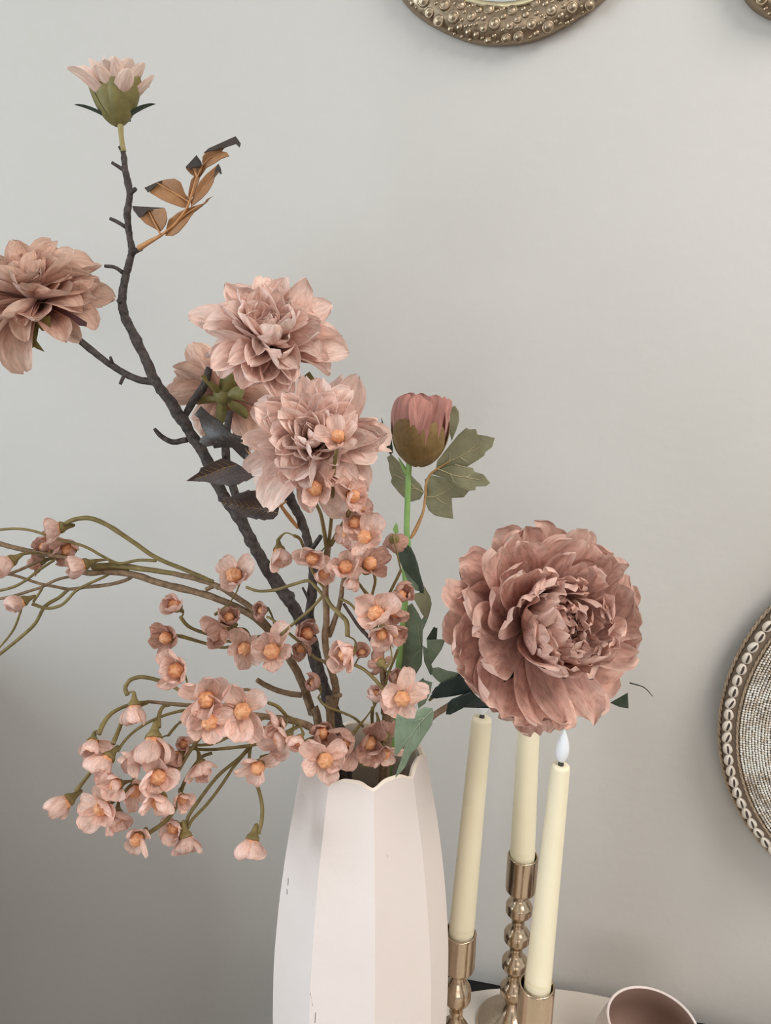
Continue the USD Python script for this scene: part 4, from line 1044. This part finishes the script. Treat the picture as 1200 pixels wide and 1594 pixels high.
# right-hand spray
spray('upright blossom spray between the vase middle and the green bud stem', into_vase(.008, .0, 0), [
    tw('main_branch', 'bark_brown', [(578, 975), (586, 1000), (594, 1035), (598, 1070), (598, 1110), (599, 1150)], 5, 5.6, .47, .478, [into_vase(.008, .0, .14)], .12),
    tw('main_branch', 'stem_pinkbrown', [(612, 1070), (608, 1105), (606, 1150)], 4, 4.4, .478, .48, [into_vase(.01, .003, .16)], .1),
    tw('twig', 'bark_grey', [(535, 940), (548, 960), (558, 975), (572, 990), (583, 1005)], 2.4, 3, .46, .47),
    tw('twig', 'stem_olive', [(560, 910), (568, 922), (575, 938), (578, 960), (578, 980)], 2.2, 2.4, .445, .47),
    tw('twig', 'stem_olive', [(581, 890), (584, 905), (578, 930), (572, 955), (565, 985)], 2.4, 2.2, .448, .47),
    tw('twig', 'stem_olive', [(624, 888), (612, 912), (598, 940), (590, 965), (582, 985)], 2.4, 2.4, .462, .47),
    tw('twig', 'stem_olive', [(619, 1012), (612, 1030), (604, 1050), (598, 1075)], 2.2, 2, .468, .474),
    tw('twig', 'stem_olive', [(607, 1003), (598, 1013), (590, 1022)], 2, 2.2, .455, .472),
    tw('twig', 'stem_olive', [(606, 1086), (594, 1070), (580, 1054), (566, 1042), (552, 1035)], 2.6, 2.8, .44, .45),
    tw('twig', 'stem_olive', [(580, 1102), (579, 1120), (582, 1138), (590, 1160)], 3, 2.2, .452, .468),
    tw('twig', 'stem_olive', [(586, 1110), (592, 1128), (600, 1145)], 2, 2, .454, .466),
    tw('twig', 'stem_olive', [(552, 1180), (570, 1192), (590, 1186), (606, 1182)], 2.4, 3, .45, .47),
], [
    bl_(576, 877, .445, 56, (.3, .25, .8), .8, True), bl_(614, 841, .47, 46, (-.1, .1, -.8), .5, True), bl_(585, 955, .432, 66, (-.25, .25, .9), .7), bl_(594, 988, .44, 46, (.2, -.6, .6), .5), bl_(622, 927, .455, 46, (.6, .1, .65), .12, True),
    bl_(614, 954, .462, 40, (.3, -.4, .6), .5, True), bl_(612, 984, .458, 48, (.7, -.25, .45), .5, True), bl_(590, 1030, .45, 46, (-.3, .3, -.6), .5, True), bl_(626, 1088, .425, 64, (-.1, 0, .95), .85), bl_(585, 1083, .447, 38, (.05, .75, .5), .08),
    bl_(612, 1052, .466, 34, (.2, .1, .6), .5, True), bl_(575, 1156, .435, 54, (-.1, -.2, .8), .6, True), bl_(600, 1141, .446, 44, (0, .4, -.5), .5, True), bl_(598, 1174, .436, 46, (.3, -.3, .6), .6), bl_(537, 1154, .425, 56, (-.3, -.3, .8), .4, True),
    bl_(563, 1017, .452, 34, (.2, .3, .8), .5, True)], 3)

# drooping spray at the lower left
spray('drooping blossom spray hanging over the vase rim to the lower left', into_vase(-.012, -.014, 0), [
    tw('main_branch', 'bark_brown', [(500, 1160), (492, 1139), (470, 1126), (440, 1119), (411, 1115), (370, 1110), (330, 1101), (300, 1098), (271, 1096), (230, 1092)], 6.4, 2.6, .445, .425, (), .12),
    tw('main_branch', 'bark_brown', [(500, 1160), (510, 1185)], 6.4, 6.4, .445, .452, [into_vase(-.004, -.01, .2)], .12),
    tw('twig', 'stem_olive', [(508, 1175), (500, 1158), (490, 1148), (462, 1160), (440, 1170), (405, 1178)], 3, 2.2, .44, .412),
    tw('twig', 'stem_olive', [(465, 1130), (440, 1143), (418, 1152), (391, 1160), (360, 1164), (320, 1167), (285, 1163)], 3.2, 2.4, .44, .415),
    tw('twig', 'stem_olive', [(440, 1120), (420, 1138), (400, 1152), (391, 1160)], 2.6, 2.6, .438, .43),
    tw('twig', 'stem_olive', [(391, 1160), (370, 1182), (340, 1207), (314, 1240), (293, 1272), (290, 1292)], 2.6, 3, .43, .41),
    tw('twig', 'stem_olive', [(391, 1162), (365, 1192), (345, 1222), (322, 1252), (300, 1275), (292, 1290)], 2.4, 2.6, .43, .408),
    tw('twig', 'stem_olive', [(390, 1162), (388, 1180), (390, 1200), (402, 1228), (408, 1255), (407, 1278), (402, 1298)], 2.4, 3.4, .43, .405),
    tw('twig', 'stem_olive', [(330, 1172), (312, 1180), (294, 1205), (284, 1225), (275, 1255), (258, 1278), (230, 1298)], 2.6, 3.4, .42, .392),
    tw('twig', 'stem_olive', [(320, 1140), (310, 1150), (292, 1175), (275, 1205)], 2.6, 3, .42, .395),
    tw('twig', 'stem_olive', [(247, 1132), (248, 1112), (254, 1100), (263, 1098)], 3.6, 2.4, .398, .42),
    tw('twig', 'stem_olive', [(198, 1082), (195, 1070), (204, 1058), (222, 1054), (250, 1060), (275, 1072), (292, 1085)], 3.6, 2.6, .405, .42),
    tw('twig', 'stem_olive', [(154, 1143), (160, 1128), (170, 1114), (186, 1103), (210, 1095), (232, 1092)], 4, 2.2, .395, .423),
    tw('twig', 'stem_olive', [(176, 1158), (184, 1138), (192, 1120), (205, 1105), (230, 1094)], 4, 2.2, .392, .423),
    tw('twig', 'stem_olive', [(118, 1232), (130, 1216), (144, 1198), (160, 1178)], 4, 2.2, .388, .40),
    tw('twig', 'stem_olive', [(183, 1170), (195, 1152), (215, 1134), (242, 1119), (275, 1108), (310, 1103)], 2.2, 2.4, .395, .425),
    tw('twig', 'stem_olive', [(262, 1145), (276, 1128), (292, 1118), (318, 1112)], 2.2, 2.4, .40, .425),
    tw('twig', 'stem_olive', [(300, 1160), (330, 1158), (360, 1145), (388, 1130), (410, 1118)], 2.2, 2.4, .415, .43),
    tw('twig', 'stem_olive', [(192, 1236), (202, 1224), (212, 1216)], 3.4, 2.6, .385, .39),
    tw('twig', 'bark_brown', [(364, 1088), (374, 1076), (388, 1074), (395, 1086)], 2.4, 2.4, .42, .425),
    tw('twig', 'stem_olive', [(418, 1094), (432, 1100), (444, 1112)], 2.6, 3, .42, .432),
], [
    bl_(274, 1044, .408, 64, (-.15, .3, .9), .55), bl_(209, 1104, .402, 46, (.1, -.9, .35), .15), bl_(143, 1160, .39, 52, (-.25, -.5, .7), .6), bl_(163, 1186, .386, 54, (-.3, -.75, .4), .3), bl_(100, 1250, .382, 52, (-.75, -.4, .45), .4),
    bl_(158, 1258, .378, 62, (-.15, -.05, .95), .75), bl_(238, 1158, .39, 64, (0, -.85, .3), .35), bl_(208, 1184, .386, 52, (-.6, -.3, .5), .5), bl_(246, 1210, .38, 62, (.1, -.35, .9), .75), bl_(248, 1248, .382, 62, (.05, -.4, .85), .75),
    bl_(210, 1232, .386, 50, (.5, -.5, .6), .55), bl_(180, 1222, .378, 48, (-.3, -.1, .85), .6), bl_(182, 1272, .384, 50, (0, -.4, .8), .5), bl_(213, 1307, .384, 54, (-.5, -.25, .8), .65), bl_(270, 1288, .40, 50, (-.35, 0, .9), .55),
    bl_(290, 1310, .398, 52, (.1, -.85, .4), .25), bl_(391, 1314, .40, 52, (-.15, -.85, .35), .4), bl_(401, 1196, .405, 58, (0, -.15, .95), .75), bl_(321, 1089, .398, 68, (0, .05, 1), .9), bl_(326, 1124, .394, 66, (0, -.2, .95), .9),
    bl_(377, 1107, .40, 70, (0, .02, 1), .9), bl_(360, 1132, .412, 40, (0, -.6, .6), .5), bl_(426, 1130, .415, 44, (-.2, .5, .6), .3), bl_(436, 1150, .41, 50, (-.6, -.2, .5), .4), bl_(314, 1195, .40, 52, (.3, -.7, .5), .45),
    bl_(274, 1180, .40, 44, (-.2, -.2, .8), .2, True), bl_(286, 1158, .41, 30, (.1, .3, .7), .4), bl_(284, 1244, .395, 38, (.4, -.3, .7), .5), bl_(506, 1184, .398, 62, (0, -.15, .95), .85), bl_(464, 1153, .405, 36, (-.1, -.1, .9), .3), bl_(502, 1142, .43, 46, (.1, .3, .6), .35, True)], 4)
